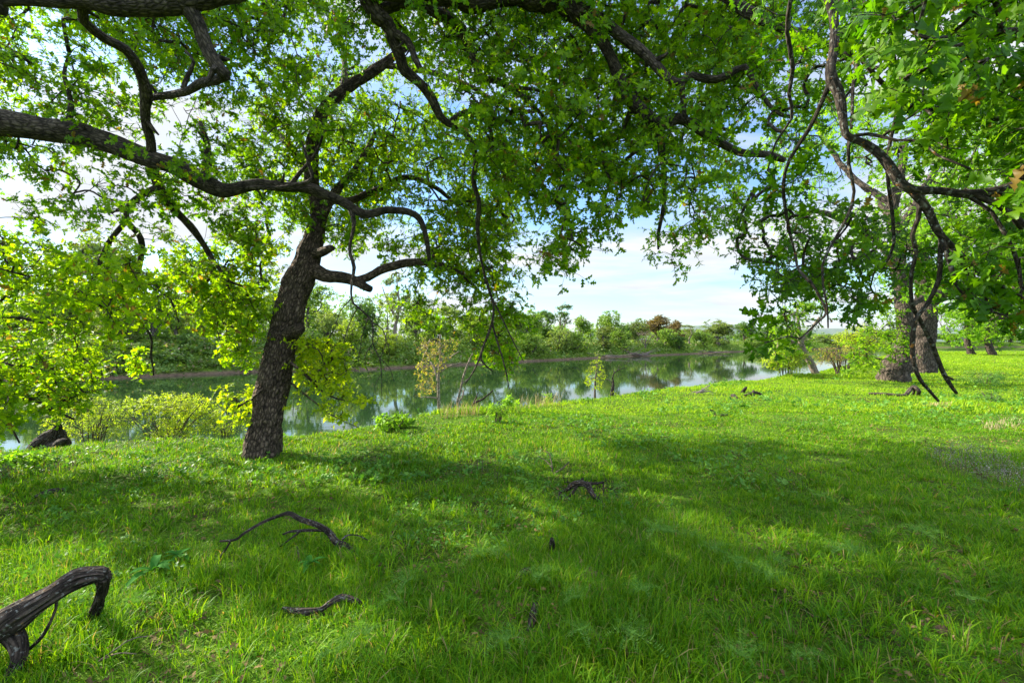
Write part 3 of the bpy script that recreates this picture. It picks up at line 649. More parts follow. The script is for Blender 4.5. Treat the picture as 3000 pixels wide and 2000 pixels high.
# --- the leaning oak on the bank
def leaning_oak():
    b0 = P(764, 1336, 6.35); org = np.array([b0[0], b0[1], 0.0]); T = Tree()
    root = thing('oak_tree', 'leaning oak with a dark furrowed trunk standing alone atop the river bank', 'tree', org)
    T.limb([(752, 1385, 60), (758, 1362, 55.0), (764, 1336, 51.7), (772, 1290, 46.1), (783, 1230, 44.2), (797, 1141, 44.2), (817, 1052, 40.4), (836, 962, 38.5), (857, 873, 38.5), (882, 806, 38.5), (906, 739, 32.9), (926, 670, 25.4), (932, 625, 21.6), (928, 580, 19.7),
            (915, 540, 19), (912, 480, 18), (918, 420, 17), (930, 360, 16), (955, 315, 16), (1005, 266, 15), (1060, 228, 14), (1120, 190, 12), (1190, 140, 8)], 6.35, 7.6, gn=0.008, lump=0.2, furrow=0.034, sides=90, step=0.03)
    T.limb([(920, 790, 24), (955, 806, 19), (1000, 813, 17), (1036, 822, 15), (1060, 832, 12), (1085, 846, 9)], None, 6.6, furrow=0.008, sides=20)
    T.limb([(1045, 826, 12), (1076, 812, 13), (1112, 793, 13), (1152, 776, 12), (1214, 767, 11), (1290, 776, 9), (1350, 800, 6), (1400, 850, 4)], None, 7.2, furrow=0.004, sides=16)
    T.limb([(925, 745, 17), (950, 735, 13), (966, 728, 10), (972, 731, 6)], None, 6.6)
    T.limb([(845, 985, 24), (868, 970, 20), (878, 958, 14)], None, 6.3)
    T.limb([(925, 650, 16), (985, 560, 12), (1040, 500, 10), (1080, 430, 8), (1100, 380, 5)], None, 7.4)
    T.limb([(918, 560, 14), (1000, 590, 11), (1100, 560, 9), (1190, 520, 8), (1290, 560, 6), (1380, 640, 4)], None, 8.0)
    T.limb([(912, 500, 13), (850, 430, 10), (800, 370, 8), (760, 330, 5)], None, 8.0)
    T.limb([(1005, 266, 10), (1010, 190, 8), (1000, 120, 6), (990, 40, 4)], None, 8.2)
    T.limb([(1120, 190, 9), (1300, 220, 8), (1450, 290, 6), (1560, 330, 5), (1600, 300, 3)], None, 8.6)
    T.limb([(850, 1060, 5), (880, 1085, 5), (911, 1105, 4), (937, 1141, 3), (982, 1168, 2), (1040, 1180, 1.2)], 6.3, 6.5)
    T.limb([(850, 1120, 3), (900, 1160, 2.2), (960, 1210, 1.5), (1050, 1250, 1)], 6.3, 6.6)
    T.limb([(770, 1140, 4), (730, 1170, 3), (690, 1200, 2)], 6.3, 6.5)
    gap = [(1080, 840), (1180, 800), (1250, 830), (1180, 900), (1060, 880)]
    a1 = region([(760, 300), (900, 200), (1250, 120), (1500, 260), (1520, 560), (1500, 720), (1450, 800), (1300, 790), (1210, 740), (1050, 740), (960, 680), (850, 640), (700, 620), (640, 540)], 6.8, 10.0, 900, 0.43, 0.8, [gap])
    a2 = region([(1230, 760), (1480, 740), (1520, 860), (1530, 940), (1500, 1000), (1510, 1060), (1420, 1090), (1390, 1010), (1370, 960), (1300, 940), (1250, 900), (1200, 860)], 6.6, 8.2, 105, 0.36, 0.9)
    a3 = region([(1200, 850), (1320, 900), (1330, 940), (1250, 930), (1140, 880)], 7.0, 8.0, 12, 0.2)
    b1 = region([(870, 1000), (960, 985), (1060, 1060), (1090, 1110), (1080, 1180), (1000, 1230), (930, 1220), (880, 1180), (860, 1090)], 6.2, 7.0, 100, 0.2)
    b2 = region([(640, 1130), (760, 1150), (750, 1230), (690, 1240), (660, 1190)], 6.3, 6.9, 22, 0.1)
    b3 = region([(580, 700), (820, 640), (860, 700), (800, 860), (760, 960), (700, 1000), (600, 900)], 7.0, 8.5, 110, 0.4)
    c1 = ellip((-0.8, 9.2, 8.2), (4.8, 3.8, 3.0), 160, 0.45, 0.6)
    vis = (np.abs(c1[:, 0])/np.maximum(c1[:, 1], 0.1) < 1.2) & ((c1[:, 2]-CZ)/np.maximum(c1[:, 1], 0.1) < 0.78); c1 = c1[~vis]
    att = open_to_sun(np.concatenate([a1, a2, a3, b1, b2, b3]), 0.82, 0.2); att = np.concatenate([att, open_to_sun(c1, 0.97, 0.35)])
    ends, dirs, _ = T.grow(att, tip=0.0042, power=0.40, maxr=0.025, seg=0.16, gn=0.22)
    pxx = 1500+ends[:, 0]/ends[:, 1]*F; pyy = 1000-(ends[:, 2]-CZ)/ends[:, 1]*F
    spr = (pyy > 960) & (pxx < 1150) | ((pxx < 870) & (pyy > 640)); far = pyy < -60; hi = ~spr & ~far
    finish_tree(T, root, org, M['lean_bark'], [
        (ends[hi], dirs[hi], 7, 0.35, 7, 0.082, 'mid', 0.0022, M['lean_leaf'], 'crown'),
        (ends[spr], dirs[spr], 5, 0.24, 6, 0.075, 'mid', 0.002, M['sprout_leaf'], 'trunk_sprouts'),
        (ends[far], dirs[far], 4, 0.45, 6, 0.15, 'simple', 0, M['lean_leaf'], 'outer_crown')])
leaning_oak()

# --- the near oak on the right with lichened branches and large leaves
def near_oak():
    org = np.array([4.6, 0.3, 0]); T = Tree()
    root = thing('oak_tree', 'nearest oak at right with orange lichen on its drooping branches and large lobed leaves', 'tree', org)
    T.limb_w([(4.6, 0.3, -0.3), (4.6, 0.3, 0.4), (4.4, 0.5, 1.6), (4.2, 0.5, 3.0), (3.9, 0.5, 4.4), (3.4, 0.8, 5.6)], [0.5, 0.4, 0.34, 0.3, 0.2, 0.1])
    T.limb_w([(4.3, 0.5, 2.0), (3.6, 1.2, 2.15), tuple(P(3120, 500, 1.9)), tuple(P(3000, 531, 2.0))], [0.12, 0.07, 0.035, 0.028])
    T.limb([(3000, 531, 19), (2937, 558, 16), (2830, 569, 12), (2759, 560, 11), (2670, 556, 13), (2634, 530, 15), (2612, 496, 15), (2580, 455, 14), (2536, 422, 12), (2486, 402, 12), (2473, 379, 12), (2466, 321, 13),
            (2455, 268, 13), (2435, 232, 14), (2433, 192, 12), (2442, 147, 12), (2442, 60, 11), (2420, -20, 9), (2400, -120, 6)], 2.0, 2.3, gn=0.002, step=0.04)
    T.limb([(3000, 665, 11), (2915, 620, 9), (2830, 576, 8)], 2.0, 2.05); T.limb_w([(4.2, 0.6, 2.1), (3.0, 1.6, 2.15), tuple(P(3000, 665, 2.0))], [0.06, 0.03, 0.017])
    T.limb([(2670, 556, 12), (2696, 585, 11), (2723, 625, 10), (2740, 665, 10), (2759, 695, 9), (2795, 730, 8), (2848, 780, 7), (2915, 829, 6), (2990, 870, 5), (3060, 930, 3)], None, 2.2, gn=0.003)
    T.limb([(2757, 700, 7), (2754, 750, 6), (2750, 820, 6), (2714, 895, 5.5), (2683, 936, 5.5), (2674, 1007, 6), (2679, 1065, 6), (2696, 1110, 6), (2725, 1145, 5), (2750, 1175, 4)], None, 2.4, gn=0.002)
    T.limb([(2700, 590, 7), (2690, 640, 6), (2672, 690, 6), (2683, 740, 5), (2668, 800, 5), (2670, 891, 5), (2696, 936, 6), (2732, 1007, 6), (2759, 1079, 6), (2780, 1120, 5), (2802, 1152, 4)], None, 2.5, gn=0.002)
    T.limb([(2759, 1079, 4), (2780, 1108, 3), (2803, 1120, 3)]); T.limb([(2759, 700, 6), (2800, 840, 6), (2855, 890, 6), (2863, 905, 4)])
    T.limb([(2760, 690, 6), (2830, 800, 5), (2890, 900, 4), (2960, 930, 3)], None, 2.3)
    T.limb([(2504, 20, 5), (2504, 90, 5), (2509, 170, 5), (2495, 290, 4), (2487, 380, 4)], 2.4, 2.2); T.limb([(2442, 60, 6), (2480, -40, 6), (2504, 20, 5)], None, 2.4)
    T.limb([(2432, 245, 7), (2402, 312, 6), (2370, 379, 6), (2312, 469, 5), (2295, 536, 5), (2300, 600, 5), (2312, 670, 4), (2330, 740, 3)], None, 2.7, gn=0.003)
    T.limb([(2420, -30, 6), (2340, -40, 6), (2321, 0, 6), (2317, 90, 6), (2330, 187, 6), (2317, 268, 5), (2321, 344, 4), (2280, 420, 3), (2260, 500, 2)], None, 3.0)
    T.limb([(2509, 165, 6), (2558, 205, 6), (2660, 178, 5), (2759, 183, 4), (2850, 140, 3)], None, 2.0)
    T.limb([(2512, 168, 7), (2562, 223, 6), (2598, 268, 6), (2616, 340, 5), (2603, 402, 5), (2603, 490, 5), (2610, 600, 5), (2620, 700, 4), (2580, 780, 3)], None, 2.6)
    T.limb([(2491, 392, 6), (2536, 397, 6), (2625, 420, 5), (2696, 420, 4), (2750, 464, 4), (2848, 509, 3)], None, 1.9)
    T.limb([(2590, 380, 5), (2700, 320, 4), (2800, 270, 4), (2900, 265, 3)], None, 1.8)
    T.limb([(2484, 410, 5), (2480, 480, 5), (2490, 560, 4), (2470, 640, 4), (2440, 700, 4), (2410, 780, 3), (2420, 880, 3), (2430, 950, 2)], None, 2.4)
    T.limb([(2372, 820, 4), (2400, 860, 4), (2420, 900, 4), (2400, 930, 3), (2350, 990, 2)], 2.4, 2.4); T.limb([(2330, 740, 4), (2350, 790, 4), (2372, 820, 4)], None, 2.4)
    T.limb([(2830, 572, 6), (2900, 640, 5), (2960, 740, 5), (2985, 850, 4)], None, 2.0)
    # large leaves, right and upper right
    r1 = region([(2480, -160), (3200, -160), (3200, 330), (2960, 420), (2850, 300), (2700, 420), (2560, 330), (2500, 120)], 1.5, 2.6, 150, 0.40, 1.8, [[(2920, 130), (3020, 100), (3020, 260), (2900, 250)]])
    r2 = region([(2560, 330), (2850, 280), (3200, 300), (3200, 980), (2960, 960), (2880, 900), (2700, 830), (2640, 700), (2600, 500)], 1.7, 3.2, 150, 0.44, 1.8)
    r3 = region([(2230, 640), (2400, 560), (2620, 640), (2680, 760), (2600, 890), (2520, 930), (2450, 870), (2340, 950), (2250, 1010), (2220, 930), (2200, 830), (2190, 740)], 2.4, 3.8, 84, 0.40, 1.6)
    r4 = region([(2200, -160), (2500, -160), (2520, 420), (2300, 560), (2180, 700), (2130, 760), (2180, 500), (2260, 300)], 2.6, 4.4, 100, 0.46, 1.4)
    r5 = region([(2130, 600), (2300, 560), (2420, 640), (2300, 860), (2220, 800), (2120, 720)], 3.2, 4.6, 32, 0.45, 1.4)
    off = ellip((4.6, 2.6, 4.9), (4.0, 2.8, 2.0), 90, 0.4, 0.7)
    vis = (np.abs(off[:, 0])/np.maximum(off[:, 1], 0.1) < 1.25) & ((off[:, 2]-CZ)/np.maximum(off[:, 1], 0.1) < 0.85); off = off[~vis]
    ends, dirs, _ = T.grow(np.concatenate([r1, r2, r3, r4, r5, off]), tip=0.0022, power=0.45, maxr=0.012, seg=0.08, gn=0.25)
    big = (ends[:, 1] < 2.9); fr = (ends[:, 2]-CZ)/np.maximum(ends[:, 1], 0.1) > 0.95
    finish_tree(T, root, org, M['lichen_bark'], [
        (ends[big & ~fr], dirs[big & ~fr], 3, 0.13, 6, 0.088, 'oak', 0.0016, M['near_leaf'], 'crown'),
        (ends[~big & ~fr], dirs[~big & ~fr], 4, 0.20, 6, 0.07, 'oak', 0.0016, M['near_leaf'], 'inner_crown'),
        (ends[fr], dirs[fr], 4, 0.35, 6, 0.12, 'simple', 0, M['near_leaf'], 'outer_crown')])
near_oak()

# --- oaks standing back on the meadow at right
def back_oak(label, trunk, limbs, regs, d, off=None, bark='grey_bark', leaf='back_leaf', tip=0.008, K=5, spread=0.6, size=0.16, extra=()):
    b = P(trunk[0][0], trunk[0][1], d); org = np.array([b[0], b[1], gz(b[0], b[1])]); T = Tree()
    root = thing('oak_tree', label, 'tree', org)
    T.limb(trunk, d, d, gn=0.01, lump=0.2, furrow=0.03*min(1, d/20), sides=36, step=0.1)
    for l in limbs: T.limb(l[0], None, l[1] if len(l) > 1 else None, gn=0.03, sides=12, step=0.25)
    att = [region(p, a, bb, n, 0.42, 0.45) for p, a, bb, n in regs]
    if off: att.append(ellip(*off))
    ends, dirs, _ = T.grow(np.concatenate(att), tip=tip, power=0.45, maxr=0.12, seg=0.4, gn=0.25)
    gs = [(ends, dirs, K, spread, 6, size, 'mid', tip*0.5, M[leaf], 'crown')]
    for polys, a, bb, n, nm, lf in extra:
        e = region(polys, a, bb, n, 0.2, 0.8); ee, dd, _ = T.grow(e, tip=0.008, maxr=0.02, seg=0.3)
        gs.append((ee, dd, 5, 0.35, 6, 0.12, 'mid', 0.004, M[lf], nm))
    finish_tree(T, root, org, M[bark], gs)
M['shoot_leaf'] = leaf_mat('shoot_leaf', (0.08, 0.20, 0.012), (0.15, 0.29, 0.015), (0.24, 0.37, 0.02), tr=0.55)
M['moss'] = leaf_mat('moss', (0.16, 0.10, 0.01), (0.25, 0.14, 0.012), (0.33, 0.2, 0.02), tr=0.2)
back_oak('oak with a swollen burl at the foot of its grey trunk, bright shoots above it',
    [(2618, 1135, 44), (2618, 1122, 40), (2622, 1095, 37), (2630, 1068, 38), (2640, 1045, 31), (2652, 1010, 22), (2653, 962, 21), (2648, 900, 20), (2643, 851, 19), (2632, 784, 20), (2624, 700, 16), (2615, 600, 15), (2640, 500, 12), (2650, 420, 9)],
    [([(2630, 780, 12), (2560, 700, 10), (2460, 640, 9), (2380, 620, 6), (2300, 640, 4)], 19), ([(2624, 690, 12), (2680, 600, 10), (2750, 480, 8), (2790, 380, 5)], 20), ([(2612, 600, 10), (2500, 520, 8), (2420, 420, 6), (2380, 330, 4)], 21),
     ([(2648, 900, 10), (2740, 860, 9), (2820, 850, 8), (2880, 830, 5)], 19)],
    [([(2230, 420), (2400, 240), (2640, 200), (2900, 260), (3050, 420), (3050, 700), (2880, 860), (2700, 860), (2500, 800), (2420, 860), (2300, 820), (2220, 700)], 15, 22, 480)],
    17.6, spread=0.7, size=0.17, K=5, extra=[([(2470, 1090), (2490, 1010), (2560, 900), (2620, 890), (2660, 960), (2665, 1040), (2600, 1060), (2560, 1100), (2500, 1110)], 16.4, 17.5, 80, 'burl_shoots', 'shoot_leaf')])
back_oak('stout grey oak trunk standing just behind the oak with the burl',
    [(2698, 1105, 44), (2698, 1090, 36), (2700, 1050, 32), (2703, 1000, 30), (2708, 940, 28), (2712, 860, 24), (2700, 760, 18), (2690, 680, 12)],
    [([(2708, 900, 18), (2760, 860, 16), (2830, 845, 16), (2890, 830, 12), (2960, 790, 8)], 21), ([(2710, 850, 14), (2800, 740, 11), (2900, 640, 8), (2980, 560, 5)], 24), ([(2700, 760, 12), (2620, 660, 9), (2560, 560, 6)], 25)],
    [([(2500, 620), (2640, 480), (2850, 460), (3080, 520), (3080, 860), (2980, 960), (2860, 950), (2760, 900), (2640, 940), (2560, 860)], 20, 27, 300)],
    22.5, spread=0.9, size=0.2, K=5, tip=0.01)
back_oak('big grey oak at the right edge with a thick forked limb behind the lichened branches',
    [(3062, 1075, 30), (3060, 1050, 26), (3050, 960, 26), (3010, 860, 26), (2955, 760, 28), (2930, 735, 28), (2950, 690, 30), (2985, 640, 28), (3040, 560, 22)],
    [([(2935, 735, 16), (2860, 700, 12), (2800, 640, 8)], 26), ([(2985, 640, 16), (2960, 540, 12), (2900, 420, 8)], 27), ([(3030, 960, 14), (2960, 930, 10), (2900, 930, 7)], 24)],
    [([(2800, 420), (3000, 300), (3200, 300), (3300, 900), (3200, 1000), (3010, 990), (2960, 940), (2900, 1010), (2880, 940), (2900, 800), (2800, 700)], 21, 30, 260)],
    25, spread=0.9, size=0.2, K=5, tip=0.01)
back_oak('small oak with a pale slender trunk leaning left at the water edge',
    [(2394, 1105, 12), (2388, 1092, 10), (2378, 1068, 9.5), (2365, 1045, 8.5), (2352, 1025, 8), (2345, 1000, 7), (2340, 960, 5), (2335, 900, 3)],
    [([(2352, 1022, 6), (2320, 1000, 5), (2290, 990, 3)],), ([(2345, 1000, 5), (2380, 960, 4), (2400, 930, 3)],)],
    [([(2270, 960), (2310, 890), (2400, 880), (2420, 960), (2370, 1030), (2330, 1030), (2310, 1060), (2265, 1050)], 20.5, 23, 90)],
    22.0, spread=0.45, size=0.15, K=5, leaf='shoot_leaf', bark='pale_bark', tip=0.008)
for lb, x, y0, w, d, top in (('slim grey tree leaning left by the gravel beach beyond the burl oak', 2842, 1040, 8, 54, 880), ('short thick grey trunk between the gravel beach and the right edge', 2902, 1040, 9, 53, 850)):
    back_oak(lb, [(x+8, y0+2, w*1.2), (x, y0-14, w), (x-8, y0-40, w*0.9), (x-10, y0-80, w*0.8), (x, top+40, w*0.4)], [([(x-8, y0-45, w*0.6), (x+30, y0-90, w*0.4), (x+50, y0-110, 2)],)],
        [([(x-110, 900), (x-20, top), (x+90, top+10), (x+110, 930), (x+70, 1000), (x-10, 985), (x-70, 1000)], d-3, d+4, 90)], d, spread=1.4, size=0.36, K=5, tip=0.025)

# ------------------------------------------------------------------ far bank trees
FPX = np.array([1500+p[0]/p[1]*F for p in FAR[2:13]]); FD = np.array([p[1] for p in FAR[2:13]])
def far_d(px): return float(np.interp(px, FPX, FD))
KCOL = {
 'green': leaf_mat('far_green', (0.09, 0.18, 0.03), (0.15, 0.26, 0.04), (0.23, 0.34, 0.055), tr=0.4, nsc=0.25),
 'dark': leaf_mat('far_dark', (0.045, 0.11, 0.022), (0.075, 0.16, 0.03), (0.12, 0.22, 0.035), tr=0.35, nsc=0.25),
 'pale': leaf_mat('far_pale', (0.12, 0.19, 0.05), (0.18, 0.26, 0.07), (0.26, 0.34, 0.09), tr=0.4, nsc=0.25),
 'yellow': leaf_mat('far_yellow', (0.13, 0.22, 0.02), (0.20, 0.30, 0.03), (0.28, 0.36, 0.04), tr=0.45, nsc=0.25),
 'olive': leaf_mat('far_olive', (0.09, 0.14, 0.04), (0.14, 0.20, 0.05), (0.20, 0.26, 0.065), tr=0.35, nsc=0.25),
 'rust': leaf_mat('far_rust', (0.09, 0.07, 0.025), (0.15, 0.11, 0.04), (0.21, 0.155, 0.055), tr=0.3, nsc=0.25),
 'pink': leaf_mat('far_pink', (0.20, 0.14, 0.10), (0.28, 0.20, 0.14), (0.33, 0.27, 0.17), tr=0.2, nsc=0.25)}
M['far_bark'] = bark_mat('far_bark', (0.09, 0.075, 0.065), (0.24, 0.20, 0.17), sc=5, bump=0.3)
VAR = {}
def variant(key, seed, lobes, trunk, limbs, n, K, spread, size, tip=0.03, leafk='simple', clump=0.22):
    """a tree of unit-ish size (10 m tall); meshes shared by the copies"""
    global rng
    keep = rng; rng = np.random.default_rng(seed); T = Tree()
    T.limb_w([p[:3] for p in trunk], [p[3] for p in trunk], step=0.4, gn=0.06, lump=0.15, sides=10)
    for l in limbs: T.limb_w([p[:3] for p in l], [p[3] for p in l], step=0.4, gn=0.06, lump=0.15, sides=7)
    tot = sum(a[1][0]*a[1][1] for a in lobes)
    att = np.concatenate([ellip(c, r, max(6, int(n*r[0]*r[1]/tot)), clump, 0.5, 0.45) for c, r in lobes]); att = att[att[:, 2] > 0.4]
    ends, dirs, _ = T.grow(att, tip=tip, power=0.42, maxr=0.12, seg=0.7, gn=0.2)
    g = Geo(); T.wood(g); gl = Geo(); rosettes(gl, g, ends, dirs, K, spread, 6, size, leafk, 0, rng)
    w = g.build('trunk', M['far_bark']); c = gl.build('crown', KCOL['green'], smooth=False)
    VAR.setdefault(key, []).append((w.data, c.data)); bpy.data.objects.remove(w); bpy.data.objects.remove(c); rng = keep
def rl(seed, n, cx, cz, sx, sz, r0, r1):
    q = np.random.default_rng(seed); o = []
    for _ in range(n):
        a = q.random()*6.28; u = q.random()**0.6
        o.append(((cos(a)*sx*u, sin(a)*sx*u, cz+q.uniform(-1, 1)*sz), (q.uniform(r0, r1), q.uniform(r0, r1), q.uniform(r0, r1)*0.8)))
    return o
for sd in (1, 2, 3):
    variant('round', sd, rl(sd, 17, 0, 5.0, 2.9, 3.3, 1.2, 2.0), [(0, 0, -0.5, 0.35), (0.1, 0, 1.5, 0.28), (0.2*sd-0.3, 0.2, 4, 0.22), (0.3, 0, 7, 0.1)],
            [[(0.1, 0, 2.2, 0.16), (1.5, 0.4, 4.2, 0.12), (2.6, 0.2, 5.6, 0.06)], [(0.1, 0, 2.6, 0.16), (-1.4, -0.5, 4.6, 0.12), (-2.5, 0, 6, 0.06)]], 330, 5, 0.75, 0.33)
    variant('tall', sd+10, rl(sd+10, 16, 0, 5.4, 1.7, 4.0, 0.9, 1.6), [(0, 0, -0.5, 0.3), (0.2, 0, 3, 0.22), (0.0, 0.2, 6, 0.14), (0.3, 0, 9, 0.05)],
            [[(0.2, 0, 3, 0.12), (1.4, 0.3, 5.4, 0.08), (1.7, 0.2, 7.0, 0.04)], [(0.1, 0, 4, 0.12), (-1.3, -0.4, 6.5, 0.08), (-1.5, 0, 8, 0.04)]], 280, 5, 0.7, 0.31)
    variant('bush', sd+20, rl(sd+20, 16, 0, 3.4, 3.6, 2.8, 1.4, 2.4), [(0, 0, -0.5, 0.25), (0.3, 0, 1.2, 0.2), (0.3, 0.2, 4, 0.1), (0.3, 0, 6.5, 0.04)],
            [[(0.1, 0, 0.5, 0.14), (1.8, 0.4, 3, 0.1), (3, 0.2, 4.4, 0.05)], [(0, 0, 0.6, 0.14), (-1.7, -0.5, 3, 0.1), (-3, 0, 4.5, 0.05)]], 340, 5, 0.8, 0.36)
for sd in (31, 32):
    variant('sparse', sd, rl(sd, 9, 0, 6.6, 1.9, 2.8, 0.8, 1.2), [(0, 0, -0.5, 0.28), (0.1, 0, 2.5, 0.22), (-0.5, 0.2, 5, 0.18), (-0.2, 0, 8, 0.08), (0.1, 0, 9.5, 0.03)],
            [[(-0.1, 0, 3.6, 0.15), (1.0, 0.3, 5.6, 0.12), (1.8, 0.2, 7.6, 0.05)], [(-0.4, 0, 4.6, 0.12), (-1.6, -0.4, 6.8, 0.08), (-2.1, 0, 8.4, 0.04)]], 170, 4, 0.6, 0.24, clump=0.42)
variant('bare', 41, rl(41, 8, 0, 5.5, 2.4, 2.8, 1.2, 1.9), [(0, 0, -0.5, 0.25), (0.2, 0, 2, 0.2), (0.0, 0.2, 5, 0.12), (0.3, 0, 8, 0.05)],
        [[(0.1, 0, 1, 0.14), (1.6, 0.4, 4, 0.1), (2.6, 0.2, 6.4, 0.05)], [(0, 0, 1.2, 0.14), (-1.5, -0.5, 4, 0.1), (-2.4, 0, 7, 0.05)]], 260, 3, 0.5, 0.13, tip=0.03, leafk='lance', clump=0.3)
WID = {'round': 4.3, 'tall': 2.9, 'bush': 5.2, 'sparse': 2.9, 'bare': 4.0}; TOP = {'round': 9.6, 'tall': 10.4, 'bush': 8.0, 'sparse': 10.4, 'bare': 9.6}
MINH = {}
# px, metres behind the far waterline, top py, half width px, form, colour, label
FT = [
 (112, 22, 850, 75, 'round', 'green', 'green oak furthest left on the far bank, seen through hanging leaves'),
 (30, 14, 880, 60, 'bush', 'dark', 'dark bush on the far bank at the left edge'),
 (205, 28, 752, 60, 'tall', 'pale', 'pale tree left of the tallest tree on the far bank'),
 (290, 30, 692, 80, 'tall', 'pale', 'tallest pale green tree on the far bank, at left'),
 (372, 24, 742, 62, 'sparse', 'green', 'thin crowned tree just right of the tallest far bank tree'),
 (353, 12, 900, 60, 'round', 'olive', 'olive tree with a dark trunk on top of the grassy far slope'),
 (453, 13, 860, 62, 'round', 'green', 'green tree whose dark trunk stands on the far slope left of the dark bush'),
 (517, 26, 772, 55, 'tall', 'pale', 'tall pale tree above the grassy far slope'),
 (545, 9, 968, 34, 'bush', 'dark', 'very dark round bush on top of the grassy far slope'),
 (598, 14, 838, 55, 'round', 'green', 'green tree behind the very dark bush on the far slope'),
 (665, 20, 820, 62, 'round', 'pale', 'pale tree on the far bank left of the leaning oak trunk'),
 (730, 12, 900, 62, 'bush', 'olive', 'olive thicket on the far bank behind the leaning oak trunk'),
 (800, 24, 840, 60, 'round', 'green', 'green tree directly behind the leaning oak trunk'),
 (905, 26, 842, 62, 'tall', 'green', 'tall green tree just right of the leaning oak trunk'),
 (900, 8, 960, 55, 'bush', 'dark', 'dark low bush on the far bank right of the leaning oak trunk'),
 (960, 15, 905, 50, 'round', 'pale', 'pale rounded tree under the arching limb of the leaning oak'),
 (1022, 10, 930, 48, 'bush', 'yellow', 'yellow-green bush on the far bank below the arching limb'),
 (1068, 24, 864, 52, 'round', 'dark', 'dark crowned tree left of the pale open tree'),
 (1160, 16, 795, 58, 'sparse', 'pale', 'tall pale open tree with a bare leaning trunk on the far bank'),
 (1135, 7, 962, 50, 'bush', 'yellow', 'yellow-green bush at the foot of the tall open tree'),
 (1220, 18, 886, 52, 'round', 'green', 'green tree right of the tall open tree on the far bank'),
 (1275, 10, 930, 50, 'bush', 'green', 'green bush behind the hanging oak twigs, above the sapling'),
 (1320, 22, 900, 50, 'tall', 'pale', 'pale tree above and right of the pinkish sapling'),
 (1385, 14, 905, 62, 'round', 'yellow', 'yellow-green tree behind the lowest hanging oak twigs'),
 (1440, 18, 888, 48, 'sparse', 'olive', 'open olive tree with pale trunk left of the sky gap'),
 (1455, 7, 968, 50, 'bush', 'green', 'green bush at the waterline under the open olive tree'),
 (1513, 20, 906, 42, 'round', 'green', 'first round tree at the left side of the sky gap'),
 (1556, 12, 902, 55, 'round', 'green', 'broad bright green tree with a rounded top left of centre gap'),
 (1602, 22, 908, 40, 'tall', 'dark', 'darker tree right behind the broad bright green tree'),
 (1648, 22, 888, 34, 'sparse', 'dark', 'tall thin dark tree rising highest left in the sky gap'),
 (1703, 26, 918, 32, 'round', 'green', 'green tree between the thin dark tree and the domed tree'),
 (1560, 6, 965, 55, 'bush', 'green', 'low green bush over the water at the left of the gap'),
 (1640, 8, 950, 40, 'bush', 'pale', 'greyish bush below the thin dark tree'),
 (1690, 8, 962, 45, 'bush', 'green', 'green waterside bush left of the grey-brown bush'),
 (1777, 26, 902, 42, 'round', 'green', 'domed green tree rising highest in the middle of the sky gap'),
 (1768, 10, 954, 32, 'tall', 'olive', 'grey-brown slim bush below the domed tree'),
 (1819, 10, 955, 36, 'round', 'green', 'bright green bush left of the pinkish bare bush'),
 (1826, 30, 938, 30, 'round', 'dark', 'dark low crown between the domed tree and the rusty tree'),
 (1862, 26, 926, 36, 'round', 'olive', 'olive yellow tree joined to the left of the rusty tree'),
 (1929, 26, 917, 52, 'round', 'rust', 'rusty brown tree, the reddest crown on the far bank'),
 (1978, 24, 932, 28, 'round', 'rust', 'small brown tree against the right side of the rusty tree'),
 (1892, 9, 962, 34, 'bare', 'pink', 'pinkish leafless bush in front of the rusty tree'),
 (1945, 12, 952, 40, 'bush', 'green', 'green bush in front and right of the rusty tree'),
 (1990, 10, 975, 34, 'bush', 'dark', 'dark low bush right of the green bush under the rusty tree'),
 (2020, 22, 950, 30, 'sparse', 'olive', 'thin bluish tree left of the wide olive tree'),
 (2105, 14, 936, 66, 'round', 'olive', 'wide olive green tree at the right end of the sky gap'),
 (2060, 10, 965, 34, 'bush', 'green', 'green bush at the left foot of the wide olive tree'),
 (2180, 26, 938, 40, 'round', 'dark', 'dark tree behind the right side of the wide olive tree'),
 (2204, 9, 988, 28, 'bush', 'green', 'small smooth green bush at the waterline right of the olive tree'),
 (2260, 30, 950, 50, 'round', 'dark', 'dark far tree just left of the small leaning oak'),
 (2330, 30, 955, 55, 'round', 'green', 'green far tree behind the small leaning oak'),
 (2420, 20, 975, 55, 'bush', 'pale', 'greyish willow on the far shore right of the small leaning oak'),
 (2510, 20, 975, 55, 'bush', 'olive', 'olive willow on the far shore left of the burl oak'),
 (2600, 40, 965, 60, 'round', 'green', 'far green tree hidden behind the burl oak trunk'),
 (2690, 40, 968, 60, 'round', 'dark', 'far dark tree behind the second grey oak trunk'),
 (2780, 30, 975, 60, 'round', 'green', 'far tree beyond the gravel beach between the grey trunks'),
 (2870, 30, 970, 60, 'round', 'olive', 'far olive tree beyond the gravel beach right of the slim grey tree'),
 (2960, 30, 965, 60, 'round', 'green', 'far green tree beyond the gravel beach at the right edge')]
KN = {'round': 'broadleaf_tree', 'tall': 'broadleaf_tree', 'bush': 'bush', 'sparse': 'broadleaf_tree', 'bare': 'bush'}
r2 = np.random.default_rng(5)
